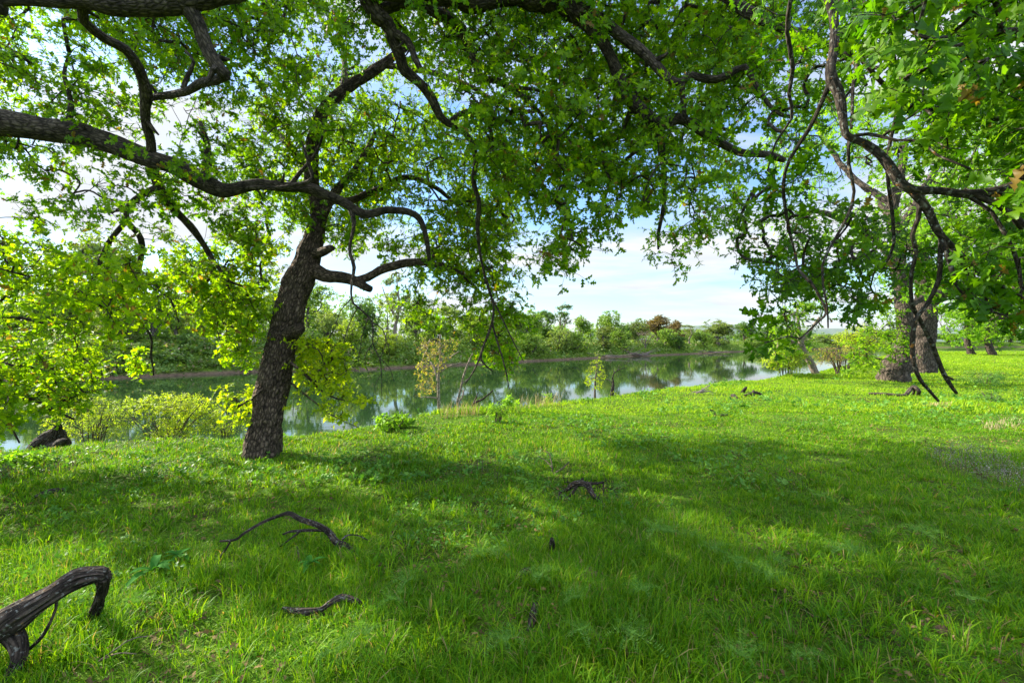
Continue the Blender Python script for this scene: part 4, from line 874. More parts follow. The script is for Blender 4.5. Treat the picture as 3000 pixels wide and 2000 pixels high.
for k, (px, e, top, hw, form, colr, lab) in enumerate(FT):
    d = far_d(px)+e*0.75; x = (px-1500)/F*d; z = gz(x, d); H = ((1000-top)*(1.10 if px < 1500 else 1.04))/F*d+CZ-z
    var = VAR[form][int(r2.integers(len(VAR[form])))]
    root = thing(KN[form], lab, 'bush' if KN[form] == 'bush' else 'tree', (x, d, z-0.15), 'trees and bushes along the far bank')
    sx = hw/F*d/WID[form]; root.scale = (sx*1.08, sx*1.08, H/TOP[form]); root.rotation_euler = (0, 0, r2.uniform(-0.5, 0.5)+(pi if r2.random() < 0.5 else 0))
    for nm, me, mt in (('trunk', var[0], M['pale_bark'] if form == 'sparse' else M['far_bark']), ('crown', var[1], KCOL[colr])):
        o = bpy.data.objects.new(nm, me); COL.objects.link(o); o.parent = root
        o.material_slots[0].link = 'OBJECT'; o.material_slots[0].material = mt

# wood further back that fills the skyline (reads as one mass)
def back_wood():
    n = 260; px = rng.uniform(-250, 3300, n); P0 = []
    gl = Geo(); gt = Geo()
    for p in px:
        d = far_d(p)+rng.uniform(35, 70)*(1+far_d(p)/250); x = (p-1500)/F*d; hgt = rng.uniform(6, 9)*(1.9 if p < 1350 else 1)
        if 1480 < p < 2250: hgt = min(hgt, (1000-948)/F*d*rng.uniform(0.8, 1.0)+1)
        att = ellip((x, d, gz(x, d)+hgt*0.55), (hgt*0.55, hgt*0.55, hgt*0.45), 34, 0.3, 0.3)
        rosettes(gl, gt, att, nrm(att-np.array([x, d, 2])), 4, 1.3, 5, 0.75, 'simple', 0)
        tube(gt, [(x, d, gz(x, d)-0.5), (x+0.3, d, hgt*0.4), (x, d, hgt*0.8)], [0.3, 0.2, 0.08], 6)
    w = gl.build('distant_wood', KCOL['green'], smooth=False)
    tag(w, 'dark mixed woodland filling the skyline behind the far bank trees', 'woodland', kind='stuff')
    tg = gt.build('woodland_trunks', M['far_bark'], w)
    tag(tg, kind='stuff')
back_wood()

# scrub and grass on the far slope
def far_scrub():
    n = 26000; i = rng.random(n)*(len(FAR)-5)+1; j = i.astype(int); u = i-j; p = FAR[j]*(1-u[:, None])+FAR[j+1]*u[:, None]
    ab = nrm(FAR[j+1]-FAR[j]); nn = np.stack([-ab[:, 1], ab[:, 0]], -1); p = p+nn*(rng.uniform(0.4, 16, n)**1.0)[:, None]*(1+p[:, 1:2]/200)
    p += rng.normal(size=p.shape)*0.6; z = ground_z(p[:, 0], p[:, 1]); q = np.stack([p[:, 0], p[:, 1], 0*z], -1)
    hn = np.clip((fbm(q, 0.22, 3)-0.45)*7, 0, 1); k = z > WZ+0.2; p, z, hn = p[k], z[k], hn[k]
    pos = np.stack([p[:, 0], p[:, 1], z+rng.random(len(z))*(0.25+1.1*hn)], -1)
    g = Geo(); up = np.tile([0, 0, 1.0], (len(pos), 1))+rng.normal(size=pos.shape)*0.3
    rosettes(g, None, pos, nrm(up), 1, 0.3, 6, 0.55, 'simple', 0)
    tag(g.build('bank_scrub', M['scrub'], smooth=False), 'rough green weeds and brambles covering the far river slope', 'scrub', kind='stuff')
M['scrub'] = leaf_mat('scrub_leaf', (0.07, 0.14, 0.03), (0.12, 0.21, 0.045), (0.21, 0.29, 0.08), tr=0.3, nsc=0.12, odd=((0.26, 0.20, 0.13), 0.93))
far_scrub()

# ------------------------------------------------------------------ shrubs, saplings and weeds on the near bank
def G(px, py):
    """ground point under a photo pixel (meadow is nearly level)"""
    d = CZ*F/(py-1000)
    for _ in range(4):
        x = (px-1500)/F*d; d = (CZ-gz(x, d))*F/(py-1000)
    return np.array([(px-1500)/F*d, d, gz((px-1500)/F*d, d)])
M['willow_leaf'] = leaf_mat('willow_leaf', (0.18, 0.28, 0.02), (0.28, 0.39, 0.03), (0.40, 0.46, 0.05), tr=0.5)
M['twig'] = bark_mat('twig_bark', (0.09, 0.07, 0.05), (0.22, 0.17, 0.12), sc=60, bump=0.2)
M['dry_leaf'] = leaf_mat('sapling_leaf', (0.22, 0.24, 0.03), (0.30, 0.32, 0.04), (0.36, 0.28, 0.10), tr=0.5, odd=((0.26, 0.17, 0.11), 0.7))
M['weed_leaf'] = leaf_mat('weed_leaf', (0.14, 0.30, 0.02), (0.20, 0.38, 0.03), (0.28, 0.44, 0.04), tr=0.5)
M['thistle_leaf'] = leaf_mat('thistle_leaf', (0.07, 0.19, 0.035), (0.11, 0.24, 0.05), (0.18, 0.32, 0.08), tr=0.4, rough=0.6)
M['dock_leaf'] = leaf_mat('dock_leaf', (0.03, 0.13, 0.02), (0.045, 0.16, 0.022), (0.06, 0.19, 0.025), tr=0.25, rough=0.8, spec=0.05)
M['dry_stem'] = leaf_mat('dry_stem', (0.22, 0.17, 0.11), (0.32, 0.26, 0.18), (0.42, 0.35, 0.25), tr=0.2, rough=0.9)

def shrub(label, base, rx, ry, h, nst, leafm, size, kind='lance', K=4, natt=120, spread=0.14, zoff=0.0, name='shrub', cat='shrub', tip=0.0025, lean=(0, 0), stem='twig', clump=0.3, low=0.25):
    b = np.array(base, float); T = Tree(); root = thing(name, label, cat, b)
    for k in range(nst):
        a = rng.random()*6.28; u = rng.random()**0.5*0.8
        tp = b+np.array([cos(a)*rx*u+lean[0], sin(a)*ry*u+lean[1], h*rng.uniform(0.6, 0.95)]); md = b+(tp-b)*0.5+rng.normal(size=3)*0.04*h+np.array([0, 0, 0.06*h])
        st = b+np.array([cos(a)*rx*0.15, sin(a)*ry*0.15, -0.1])
        T.limb_w([st, md, tp], [tip*4, tip*2.6, tip*1.2], step=0.15, gn=0.02)
    att = ellip(b+np.array([lean[0]*0.7, lean[1]*0.7, h*(0.5+low/2)]), (rx, ry, h*(0.5-low/2)), natt, clump, 1.2/max(rx, 0.3))
    ends, dirs, _ = T.grow(att, tip=tip, power=0.4, maxr=tip*3, seg=0.12, gn=0.2)
    g = Geo(); T.wood(g); gl = Geo(); rosettes(gl, g, ends, dirs, K, spread, 6, size, kind, tip*0.5, up=0.8)
    g.build('stems', M[stem], root, b); gl.build('foliage', M[leafm], root, b, smooth=False); return root
def bankpt(px, py, d, drop=0.0):
    x = (px-1500)/F*d; return (x, d, CZ+(1000-py)/F*d-drop)
shrub('loose yellow-green willow shrub on the bank just right of the broken stump', bankpt(275, 1345, 8.3), 0.75, 0.6, 1.15, 18, 'willow_leaf', 0.05, natt=200)
shrub('broad bright willow shrub on the bank between the loose shrub and leaning oak', bankpt(490, 1330, 8.4), 0.95, 0.7, 1.15, 24, 'willow_leaf', 0.055, natt=260, K=5)
shrub('low willow shrub tucked against the left side of the leaning oak trunk', bankpt(655, 1300, 8.9), 0.35, 0.35, 0.6, 8, 'willow_leaf', 0.045, natt=50)
shrub('light green shrub at the left foot of the small leaning oak', bankpt(2300, 1105, 21.5), 1.1, 0.8, 1.3, 12, 'willow_leaf', 0.13, natt=110, spread=0.3, tip=0.006)
shrub('pinkish dry brush with few leaves between the small leaning oak and burl oak', bankpt(2465, 1095, 23), 1.3, 0.9, 1.5, 22, 'dry_leaf', 0.09, natt=150, K=2, spread=0.3, tip=0.007)
shrub('pale olive shrub behind the pinkish dry brush', bankpt(2520, 1060, 27), 1.4, 1.0, 2.2, 12, 'willow_leaf', 0.16, natt=150, K=3, spread=0.4, tip=0.009)
shrub('small leafy mound at the grass edge right of the leaning oak', G(1155, 1258), 0.36, 0.3, 0.28, 8, 'weed_leaf', 0.06, 'simple', natt=70, spread=0.08, name='weed_clump', cat='weed', low=0.05)
shrub('dark stemmed weed clump standing in the bright grass near the water', G(1460, 1238), 0.2, 0.2, 0.36, 12, 'weed_leaf', 0.05, 'lance', natt=40, spread=0.07, name='weed_clump', cat='weed')
shrub('tall fresh green weed at the brink, largest of the pair', bankpt(1488, 1212, 11.8), 0.13, 0.13, 0.5, 5, 'weed_leaf', 0.09, 'lance', natt=26, spread=0.08, name='weed', cat='weed', low=0.0)
shrub('smaller fresh green weed right of the taller one at the brink', bankpt(1508, 1205, 12.2), 0.1, 0.1, 0.36, 4, 'weed_leaf', 0.08, 'lance', natt=18, spread=0.07, name='weed', cat='weed', low=0.0)
shrub('thin yellowish weed at the brink left of the young yellow tree', bankpt(1605, 1185, 13), 0.12, 0.12, 0.45, 4, 'weed_leaf', 0.08, 'lance', natt=16, spread=0.08, name='weed', cat='weed', low=0.0)
shrub('leafy clump of low weeds in front of the broken stump at the left edge', G(60, 1362), 0.4, 0.18, 0.12, 10, 'weed_leaf', 0.06, 'simple', natt=80, spread=0.08, name='weed_clump', cat='weed', low=0.05)
shrub('pale leafy weed in the shade right of the second grey oak', G(2885, 1125), 0.9, 0.6, 0.55, 10, 'thistle_leaf', 0.08, 'lance', natt=60, spread=0.16, name='weed_clump', cat='weed', low=0.05)
shrub('bushy grey-green weed in the grass at the far right of the bright meadow', G(2900, 1180), 0.3, 0.25, 0.3, 8, 'thistle_leaf', 0.05, 'lance', natt=30, spread=0.1, name='weed_clump', cat='weed', low=0.05)

def sapling(name, label, cat, limbs, d, regs, mat, leafm, size, K, spread, tip=0.003, kind='simple'):
    b = P(limbs[0][0][0], limbs[0][0][1], d); root = thing(name, label, cat, b); T = Tree(); T.limb(limbs[0], d, d, gn=0.004, step=0.08)
    for l in limbs[1:]: T.limb(l, None, d+rng.uniform(-0.4, 0.4), gn=0.006, step=0.08)
    g = Geo()
    if regs:
        ends, dirs, _ = T.grow(np.concatenate([region(p, d-0.7, d+0.7, n, 0.1) for p, n in regs]), tip=tip, maxr=tip*3, seg=0.1, gn=0.3)
        gl = Geo(); T.wood(g); rosettes(gl, g, ends, dirs, K, spread, 5, size, kind, tip*0.6)
        gl.build('foliage', M[leafm], root, b, smooth=False)
    else: T.wood(g)
    g.build('trunk', M[mat], root, b); return root
sapling('sapling', 'pale slender sapling with sparse yellow and pinkish leaves standing before the water', 'sapling',
    [[(1287, 1225, 5), (1285, 1150, 4.6), (1285, 1100, 4.4), (1290, 1060, 4), (1288, 1010, 3), (1290, 980, 2)], [(1288, 1095, 3.5), (1310, 1075, 3), (1350, 1062, 2)], [(1285, 1120, 3), (1275, 1085, 2.5), (1262, 1060, 2)],
     [(1284, 1165, 2.5), (1255, 1163, 2), (1230, 1165, 1.5)], [(1290, 1080, 2.5), (1320, 1045, 2), (1345, 1030, 1.5)]], 11.2,
    [([(1215, 1040), (1240, 990), (1330, 985), (1345, 1020), (1320, 1060), (1290, 1090), (1270, 1150), (1225, 1160), (1220, 1090)], 110)], 'pale_bark', 'dry_leaf', 0.042, 4, 0.13)
sapling('bare_sapling', 'leafless forked pale stem rising just right of the yellow and pink sapling', 'sapling',
    [[(1333, 1218, 4), (1342, 1190, 4), (1340, 1178, 4), (1350, 1140, 3.4), (1356, 1110, 3), (1366, 1080, 3), (1380, 1045, 2.4), (1402, 1015, 1.2)], [(1343, 1185, 3), (1355, 1160, 2.4), (1358, 1142, 2)], [(1358, 1125, 2), (1372, 1110, 1.6), (1380, 1103, 1.2)]], 11.3, [], 'pale_bark', None, 0, 0, 0)
sapling('dead_branch', 'short dead forked branch sticking up at the brink beside the bare sapling', 'branch',
    [[(1376, 1205, 4), (1390, 1180, 3.6), (1415, 1168, 3), (1445, 1143, 1.8)], [(1386, 1185, 3), (1395, 1165, 2.4), (1400, 1150, 1.8)]], 11.2, [], 'dead_wood', None, 0, 0, 0)
sapling('sapling', 'small yellow-green pointed sapling at the brink under the sky gap', 'sapling',
    [[(1743, 1175, 4), (1743, 1130, 3), (1748, 1080, 2), (1752, 1035, 1)]], 14.2,
    [([(1710, 1110), (1722, 1080), (1740, 1050), (1752, 1030), (1762, 1060), (1778, 1085), (1770, 1130), (1745, 1145), (1715, 1130)], 80)], 'twig', 'sprout_leaf', 0.034, 5, 0.1)
sapling('dead_sapling', 'reddish dead twisted sapling with weeds at its foot, right of the pointed sapling', 'sapling',
    [[(1793, 1163, 7), (1794, 1145, 5.5), (1797, 1120, 3), (1795, 1108, 2.4), (1800, 1092, 1.8), (1820, 1080, 1.2), (1832, 1078, 0.8)], [(1797, 1128, 2), (1785, 1112, 1.2), (1775, 1110, 0.8)], [(1800, 1095, 1.2), (1797, 1080, 0.7)], [(1810, 1086, 1.2), (1815, 1070, 0.7)]], 14.3,
    [([(1778, 1168), (1785, 1145), (1805, 1150), (1808, 1165)], 16)], 'dead_wood', 'sprout_leaf', 0.05, 2, 0.06)

# ------------------------------------------------------------------ dead wood on the grass
def wood_thing(name, label, cat, limbs, mat='dead_wood', lump=0.25, furrow=0.0, sides=14, gn=0.004, step=0.03, twigs=0, part=False):
    """limbs: lists of (px, py, half-width px, height above ground m or None): None lays the point at the distance of the last one"""
    T = Tree(); base = None
    for l in limbs:
        pts = []; rr = []
        for px, py, w, hg in l:
            # point at height hg above the ground seen at that pixel
            d = (CZ-hg)*F/(py-1000)
            for _ in range(3):
                x = (px-1500)/F*d; d = (CZ-hg-gz(x, d))*F/(py-1000)
            pts.append(P(px, py, d)); rr.append(w/F*d)
        if base is None: base = np.array([pts[0][0], pts[0][1], gz(pts[0][0], pts[0][1])])
        T.limb_w(np.array(pts), rr, step=step, gn=gn, lump=lump, sides=sides, furrow=furrow)
    if twigs:
        p = np.concatenate(T.nodes); k = rng.integers(0, len(p), twigs); T.grow(p[k]+rng.normal(size=(twigs, 3))*np.array([0.16, 0.12, 0.07]), tip=0.003, maxr=0.006, seg=0.05, gn=0.4)
    g = Geo(); T.wood(g); o = g.build(name, M[mat], None, base); o.location = base; return tag(o, label, cat)
wood_thing('log', 'thick weathered grey log with an elbow and lichen, lower left corner of the meadow', 'log',
    [[(-120, 1900, 42.5, 0.12), (0, 1835, 37.4, 0.20), (60, 1790, 34.0, 0.27), (150, 1738, 26.3, 0.33), (200, 1708, 24.6, 0.36), (240, 1692, 22.1, 0.37), (285, 1682, 16.1, 0.38), (308, 1684, 12.8, 0.37)],
     [(300, 1688, 17.0, 0.36), (300, 1720, 16.1, 0.28), (288, 1760, 14.4, 0.18), (270, 1815, 12.8, 0.0)],
     [(20, 1840, 25.5, 0.18), (50, 1885, 20.4, 0.12), (55, 1930, 17.0, 0.07), (25, 1990, 18.7, 0.0), (0, 2040, 18.7, -0.03)],
     [(85, 1900, 3.4, 0.08), (125, 1860, 3.0, 0.14), (160, 1790, 2.1, 0.24), (165, 1740, 1.7, 0.32)]], lump=0.55, furrow=0.016, sides=48, step=0.01)
wood_thing('fallen_branch', 'arched fallen branch rising from the grass below the leaning oak', 'branch',
    [[(1035, 1618, 11, -0.01), (1015, 1600, 10, 0.03), (985, 1586, 9, 0.07), (965, 1560, 9, 0.13), (945, 1545, 8, 0.17), (925, 1535, 8, 0.2), (880, 1520, 7, 0.23), (850, 1504, 7, 0.26), (830, 1506, 5.5, 0.26), (770, 1530, 5, 0.22), (715, 1562, 4.5, 0.17), (690, 1580, 4, 0.13), (645, 1585, 3, 0.1)],
     [(675, 1584, 3.2, 0.12), (660, 1610, 3, 0.06), (635, 1642, 2.5, -0.01)],
     [(945, 1553, 4, 0.15), (890, 1553, 4, 0.13), (850, 1556, 3.5, 0.12), (828, 1565, 2.5, 0.09)], [(880, 1555, 3, 0.13), (840, 1585, 2, 0.07), (800, 1612, 1.5, 0)],
     [(1002, 1580, 3, 0.08), (1020, 1566, 2.5, 0.11), (1050, 1566, 2, 0.1), (1080, 1580, 1.5, 0.06)], [(870, 1600, 2, 0.08), (875, 1640, 2, 0.03), (890, 1650, 1.5, 0.0)]], lump=0.25, sides=12, step=0.015)
wood_thing('fallen_stick', 'dark crooked stick lying flat in the grass in front of the arched branch', 'stick',
    [[(830, 1782, 7, 0.02), (870, 1790, 9, 0.02), (935, 1788, 8, 0.03), (960, 1770, 8, 0.04), (1000, 1750, 10, 0.05), (1045, 1762, 8, 0.03), (1060, 1772, 5, 0.0)], [(870, 1792, 5, 0.02), (900, 1800, 5, 0.01), (980, 1800, 3, 0.0)]])
wood_thing('broken_branch', 'tangle of a broken mossy branch propped up in the middle of the meadow', 'branch',
    [[(1640, 1440, 3, 0.03), (1660, 1435, 5, 0.06), (1680, 1420, 9, 0.12), (1705, 1415, 9, 0.15), (1722, 1425, 8, 0.13), (1735, 1445, 7, 0.07), (1745, 1460, 6, 0.0)],
     [(1705, 1412, 5, 0.16), (1708, 1400, 3, 0.2)], [(1715, 1415, 6, 0.15), (1745, 1416, 3.5, 0.15), (1768, 1413, 3, 0.15)], [(1768, 1413, 2.5, 0.15), (1768, 1435, 2, 0.08), (1768, 1452, 1.5, 0.02)],
     [(1725, 1420, 7, 0.14), (1738, 1448, 6, 0.07), (1760, 1468, 5, 0.02), (1778, 1490, 5, -0.02)], [(1690, 1425, 5, 0.12), (1675, 1445, 4, 0.05), (1650, 1470, 3, -0.01)], [(1640, 1440, 3, 0.04), (1637, 1468, 3, -0.01)]], lump=0.5, sides=10, step=0.012, twigs=50)
wood_thing('thin_twig', 'thin curled grey twig standing in the grass above the broken mossy branch', 'twig',
    [[(1618, 1388, 2.4, -0.01), (1618, 1365, 2, 0.08), (1610, 1330, 1.6, 0.2), (1598, 1322, 1.2, 0.22)], [(1618, 1370, 1.6, 0.07), (1600, 1350, 1.3, 0.12), (1575, 1335, 1, 0.17)], [(1622, 1388, 2.6, 0.0), (1650, 1370, 2, 0.04), (1668, 1352, 1.5, 0.1)]], mat='twig', sides=6)
wood_thing('fallen_branch', 'pale fallen branch with a raised dark elbow in front of the burl oak', 'branch',
    [[(2545, 1152, 3, 0.03), (2590, 1153, 3.5, 0.05), (2640, 1158, 4, 0.04), (2655, 1155, 4.5, 0.06), (2668, 1140, 5, 0.2), (2678, 1132, 5, 0.28), (2692, 1145, 5, 0.16), (2690, 1158, 5, 0.02)], [(2680, 1140, 4, 0.2), (2674, 1158, 4, 0.0)]], mat='grey_bark', sides=10)
wood_thing('dead_branch', 'grey forked dead wood lying beside an upright orange chunk on the bright grass', 'branch',
    [[(2180, 1158, 3, 0.03), (2200, 1153, 5, 0.08), (2215, 1150, 5, 0.1), (2232, 1156, 4, 0.04)], [(2205, 1152, 4, 0.1), (2208, 1143, 3, 0.18)], [(2190, 1158, 5, 0.02), (2210, 1160, 5, 0.02)]], lump=0.6, sides=10)
wood_thing('wood_chunk', 'upright orange-brown splinter of wood on the bright grass', 'wood chunk', [[(2173, 1152, 5, -0.02), (2180, 1142, 5, 0.1), (2186, 1135, 3, 0.2)]], lump=0.5)
wood_thing('wood_chunk', 'small orange-brown lump of wood left of the upright splinter', 'wood chunk', [[(2143, 1162, 5, 0.02), (2150, 1160, 6, 0.04), (2158, 1166, 4, 0.02)]], lump=0.5)
wood_thing('crooked_twig', 'small crooked dark twig on the shadow edge of the meadow', 'twig', [[(2097, 1218, 2.5, -0.01), (2092, 1204, 2.2, 0.1), (2080, 1200, 1.5, 0.14)], [(2113, 1216, 2.5, 0.02), (2133, 1214, 2.5, 0.02)]], sides=6)
wood_thing('bark_strip', 'flat brown strip of bark in the sunny grass left of the leaning oak', 'bark', [[(98, 1456, 5, 0.02), (125, 1446, 7, 0.03), (155, 1438, 7, 0.03), (192, 1434, 5, 0.02)]], lump=0.5)
wood_thing('wood_chunk', 'dark pointed piece of rotten wood upright in the grass below the broken branch', 'wood chunk', [[(1618, 1612, 12, -0.02), (1617, 1595, 9, 0.06), (1616, 1578, 4, 0.13)]], lump=0.6)
wood_thing('wood_chunk', 'dark knobbly lump of rotten wood left of the dry brown mound', 'wood chunk', [[(1515, 1700, 10, 0.0), (1535, 1680, 14, 0.03), (1550, 1668, 9, 0.04)]], lump=0.6)
wood_thing('rotten_stick', 'dark rotten stick half sunk in the grass near the bottom centre', 'stick', [[(1550, 1850, 9, -0.01), (1562, 1810, 11, 0.03), (1570, 1775, 8, 0.03)]], lump=0.5)
wood_thing('thin_stalk', 'pair of thin reddish stalks leaning in the grass right of the elbowed log', 'stalk', [[(255, 1960, 2.5, 0.0), (330, 1905, 2.2, 0.08), (385, 1870, 1.8, 0.13), (430, 1862, 1.3, 0.14)], [(290, 1935, 2, 0.03), (345, 1912, 1.6, 0.07), (400, 1914, 1.2, 0.07)]], mat='twig', sides=6)
wood_thing('dry_twigs', 'spray of pale dry twigs at the brink right of the dead sapling', 'twig', [[(2040, 1152, 2, 0.05), (2060, 1140, 2, 0.15), (2080, 1128, 1.5, 0.25)], [(2050, 1150, 2, 0.05), (2080, 1145, 2, 0.1)], [(2030, 1148, 2, 0.08), (2055, 1146, 2, 0.1), (2076, 1138, 1.4, 0.16)]], mat='pale_bark', sides=6, twigs=26)

def mound(label, px, py, wx, wy, h, mat):
    p = G(px, py); n = 26; u = np.linspace(-1, 1, n); X, Y = np.meshgrid(u, u); r = np.hypot(X, Y)
    q = np.stack([X*2+px, Y*2, 0*X], -1); Z = h*np.clip(1-r**2, 0, 1)**0.7*(0.5+fbm(q, 2.0, 4))-0.02
    sx = wx/F*p[1]; V = np.stack([X*sx, Y*wy, Z], -1).reshape(-1, 3); i = (np.arange(n-1)[:, None]*n+np.arange(n-1)[None]).ravel()
    o = make_mesh('dry_mound', V, [np.stack([i, i+1, i+n+1, i+n], -1)], mat); o.location = p; return tag(o, label, 'mound')
mm, t = mat_new('dry_litter'); g_ = N(t, 'ShaderNodeNewGeometry'); b = N(t, 'ShaderNodeBsdfPrincipled'); b.inputs['Roughness'].default_value = 1
t.links.new(ramp(t, [(0.3, (0.05, 0.03, 0.018)), (0.55, (0.15, 0.09, 0.05)), (0.75, (0.26, 0.17, 0.09))], noise(t, 60, 6, g_.outputs['Position'], 0.7)), b.inputs['Base Color'])
bp = N(t, 'ShaderNodeBump'); bp.inputs['Distance'].default_value = 0.02; t.links.new(noise(t, 90, 5, g_.outputs['Position'], 0.8), bp.inputs['Height']); t.links.new(bp.outputs[0], b.inputs['Normal'])
o_ = N(t, 'ShaderNodeOutputMaterial'); t.links.new(b.outputs[0], o_.inputs[0])
mound('round dry reddish-brown mound in the grass below the broken branch', 1735, 1690, 42, 0.09, 0.07, mm)
mound('dark brown patch of litter right of the pointed piece of rotten wood', 1790, 1622, 38, 0.06, 0.04, mm)
mound('brown clod low in the grass near the bottom, left of centre thistles', 1742, 1868, 28, 0.05, 0.05, mm)
mound('small brown clod in the grass left of the dry round mound', 1650, 1712, 28, 0.05, 0.04, mm)
mound('brown clod at the right among the long grass', 2760, 1850, 26, 0.05, 0.05, mm)

# broken stump at the brink, left
def stump():
    d = 7.4; b = P(150, 1345, d); T = Tree()
    T.limb_w([P(140, 1370, d), P(143, 1325, d), P(150, 1290, d), P(165, 1262, d), P(176, 1246, d), P(177, 1236, d)], [44/F*d, 42/F*d, 34/F*d, 18/F*d, 10/F*d, 2/F*d], step=0.02, lump=0.5, sides=44, furrow=0.03, gn=0.03)
    T.limb_w([P(150, 1310, d-0.1), P(170, 1298, d-0.15), P(185, 1290, d-0.2), P(194, 1292, d-0.2)], [20/F*d, 13/F*d, 9/F*d, 8/F*d], step=0.02, lump=0.5, sides=16)
    T.limb_w([P(172, 1345, d), P(176, 1320, d), P(180, 1295, d)], [14/F*d, 11/F*d, 7/F*d], step=0.02, lump=0.5, sides=12)
    g = Geo(); T.wood(g); o = g.build('tree_stump', M['dead_wood'], None, b); o.location = b; tag(o, 'broken weathered stump with a jagged spike at the brink by the left edge', 'stump')
stump()
# driftwood on the far shore
def driftwood(label, px, e, n, w, h, seed):
    rg = np.random.default_rng(seed); d = far_d(px)+e; x = (px-1500)/F*d; z = WZ+0.35; T = Tree()
    for _ in range(n):
        a = rg.uniform(-1, 1); s0 = np.array([x+rg.uniform(-w, w), d+rg.uniform(-1.5, 1.5), z+rg.uniform(0, 0.3)]); L = rg.uniform(0.4, 1.0)*w
        e1 = s0+np.array([L*rg.choice([-1, 1]), rg.uniform(-1, 1), rg.uniform(0, 1)**2*h]); T.limb_w([s0, (s0+e1)/2+rg.normal(size=3)*0.15, e1], [0.16, 0.11, 0.03], step=0.4, gn=0.03, sides=6)
    g = Geo(); T.wood(g); b = np.array([x, d, z]); o = g.build('driftwood', M['drift'], None, b); o.location = b; tag(o, label, 'driftwood')
driftwood('heap of pale driftwood at the far waterline below the rusty tree', 1850, 1.0, 34, 6, 3.0, 3)
driftwood('long low driftwood at the far waterline left of the heap', 1760, 0.5, 14, 5, 0.8, 4)
driftwood('grey driftwood along the foot of the wide olive tree', 2045, 0.5, 18, 8, 0.9, 5)
driftwood('tumble of dead brown branches on the far slope under the pale open tree', 1175, 6.0, 26, 3.5, 1.4, 6)
driftwood('slanting fallen trunk under the broad bright green tree', 1585, 5.0, 6, 3.5, 2.6, 8)

# thistles and broad-leaved weeds
def thistle_parts(seed, nleaf, L, kind):
    rg = np.random.default_rng(seed); g = Geo()
    for k in range(nleaf):
        a = k*2.4+rg.uniform(-0.3, 0.3); el = rg.uniform(0.25, 1.0); l = L*rg.uniform(0.6, 1.1)
        u = np.linspace(0, 1, 16 if kind == 'thistle' else 9); out = np.array([cos(a), sin(a), 0]); side = np.array([-sin(a), cos(a), 0])
        mid = out[None]*(l*cos(el)*u)[:, None]+np.array([0, 0, 1])[None]*(l*(sin(el)*u-0.45*u**2)+0.03)[:, None]
        V = [];  T_ = []
        if kind == 'thistle':
            for i in range(15):           # a spiny lobe on either side of each step of the midrib
                wl = l*0.20*sin(pi*(0.15+0.8*u[i]))*rg.uniform(0.6, 1.3)
                for sg in (-1, 1):
                    b0 = len(V); V += [mid[i], mid[i+1], mid[i]+side*sg*wl*0.9+out*l*0.03+np.array([0, 0, wl*rg.uniform(0.1, 0.6)]), mid[i]*0.6+mid[i+1]*0.4+side*sg*wl*0.35+np.array([0, 0, wl*0.1])]
                    T_ += [(b0, b0+2, b0+3)]
        else:
            for i in range(9):
                wl = l*0.13*sin(pi*(0.08+0.9*u[i]))**0.8
                V += [mid[i]-side*wl+np.array([0, 0, wl*0.5]), mid[i], mid[i]+side*wl+np.array([0, 0, wl*0.5])]
                if i: b0 = 3*i; T_ += [(b0-3, b0-2, b0+1), (b0-3, b0+1, b0), (b0-2, b0-1, b0+2), (b0-2, b0+2, b0+1)]
        g.add(np.array(V), np.array(T_))
    return g
tv = []
for sd in range(4):
    o = thistle_parts(sd, 16, 0.13, 'thistle').build('thistle', M['thistle_leaf'], smooth=False); tv.append(o)
tpos = [(1915, 1585), (2030, 1592), (2157, 1690), (2246, 1712), (2278, 1672), (2457, 1642), (2680, 1580), (1819, 1445), (2406, 1476), (1685, 1800), (1583, 1725), (1883, 1775), (1857, 1912), (2170, 1985), (2355, 1972), (2840, 1792),
        (200, 1800), (395, 1812), (1403, 1660), (1460, 1640), (1148, 1800), (1190, 1745), (985, 1970), (1072, 1908), (1960, 1590), (2500, 1650), (2090, 1640), (1480, 1930), (2720, 1600), (1560, 1450), (1520, 1420), (2200, 1300), (1880, 1360), (1950, 1590), (1700, 1900)]
for k, (px, py) in enumerate(tpos):
    src = tv[k % 4]; o = src if k < 4 else src.copy()
    if k >= 4: COL.objects.link(o)
    p = G(px, py+14); o.location = p+np.array([0, 0, 0.075]); s_ = rng.uniform(0.9, 1.4); o.scale = (s_, s_, s_*rng.uniform(0.9, 1.3)); o.rotation_euler = (0, 0, rng.uniform(0, 6.28))
    tag(o, 'grey-green spiny thistle rosette growing among the meadow grass', 'thistle', 'grey-green thistles in the meadow grass')
dv = thistle_parts(11, 9, 0.2, 'dock').build('broad_leaved_weed', M['dock_leaf'], smooth=False)
for k, (px, py, sc_, lb) in enumerate([(448, 1700, 0.95, 'broad-leaved weed with long bluish leaves between the log and the arched branch'), (525, 1650, 0.6, 'smaller broad-leaved weed up and right of the bluish one'),
                                      (912, 1672, 0.6, 'broad-leaved weed with a pointed leaf below the arched branch')]):
    o = dv if k == 0 else dv.copy()
    if k: COL.objects.link(o)
    o.location = G(px, py)+np.array([0, 0, 0.04]); o.scale = (sc_,)*3; o.rotation_euler = (0, 0, 1.3*k); tag(o, lb, 'weed')

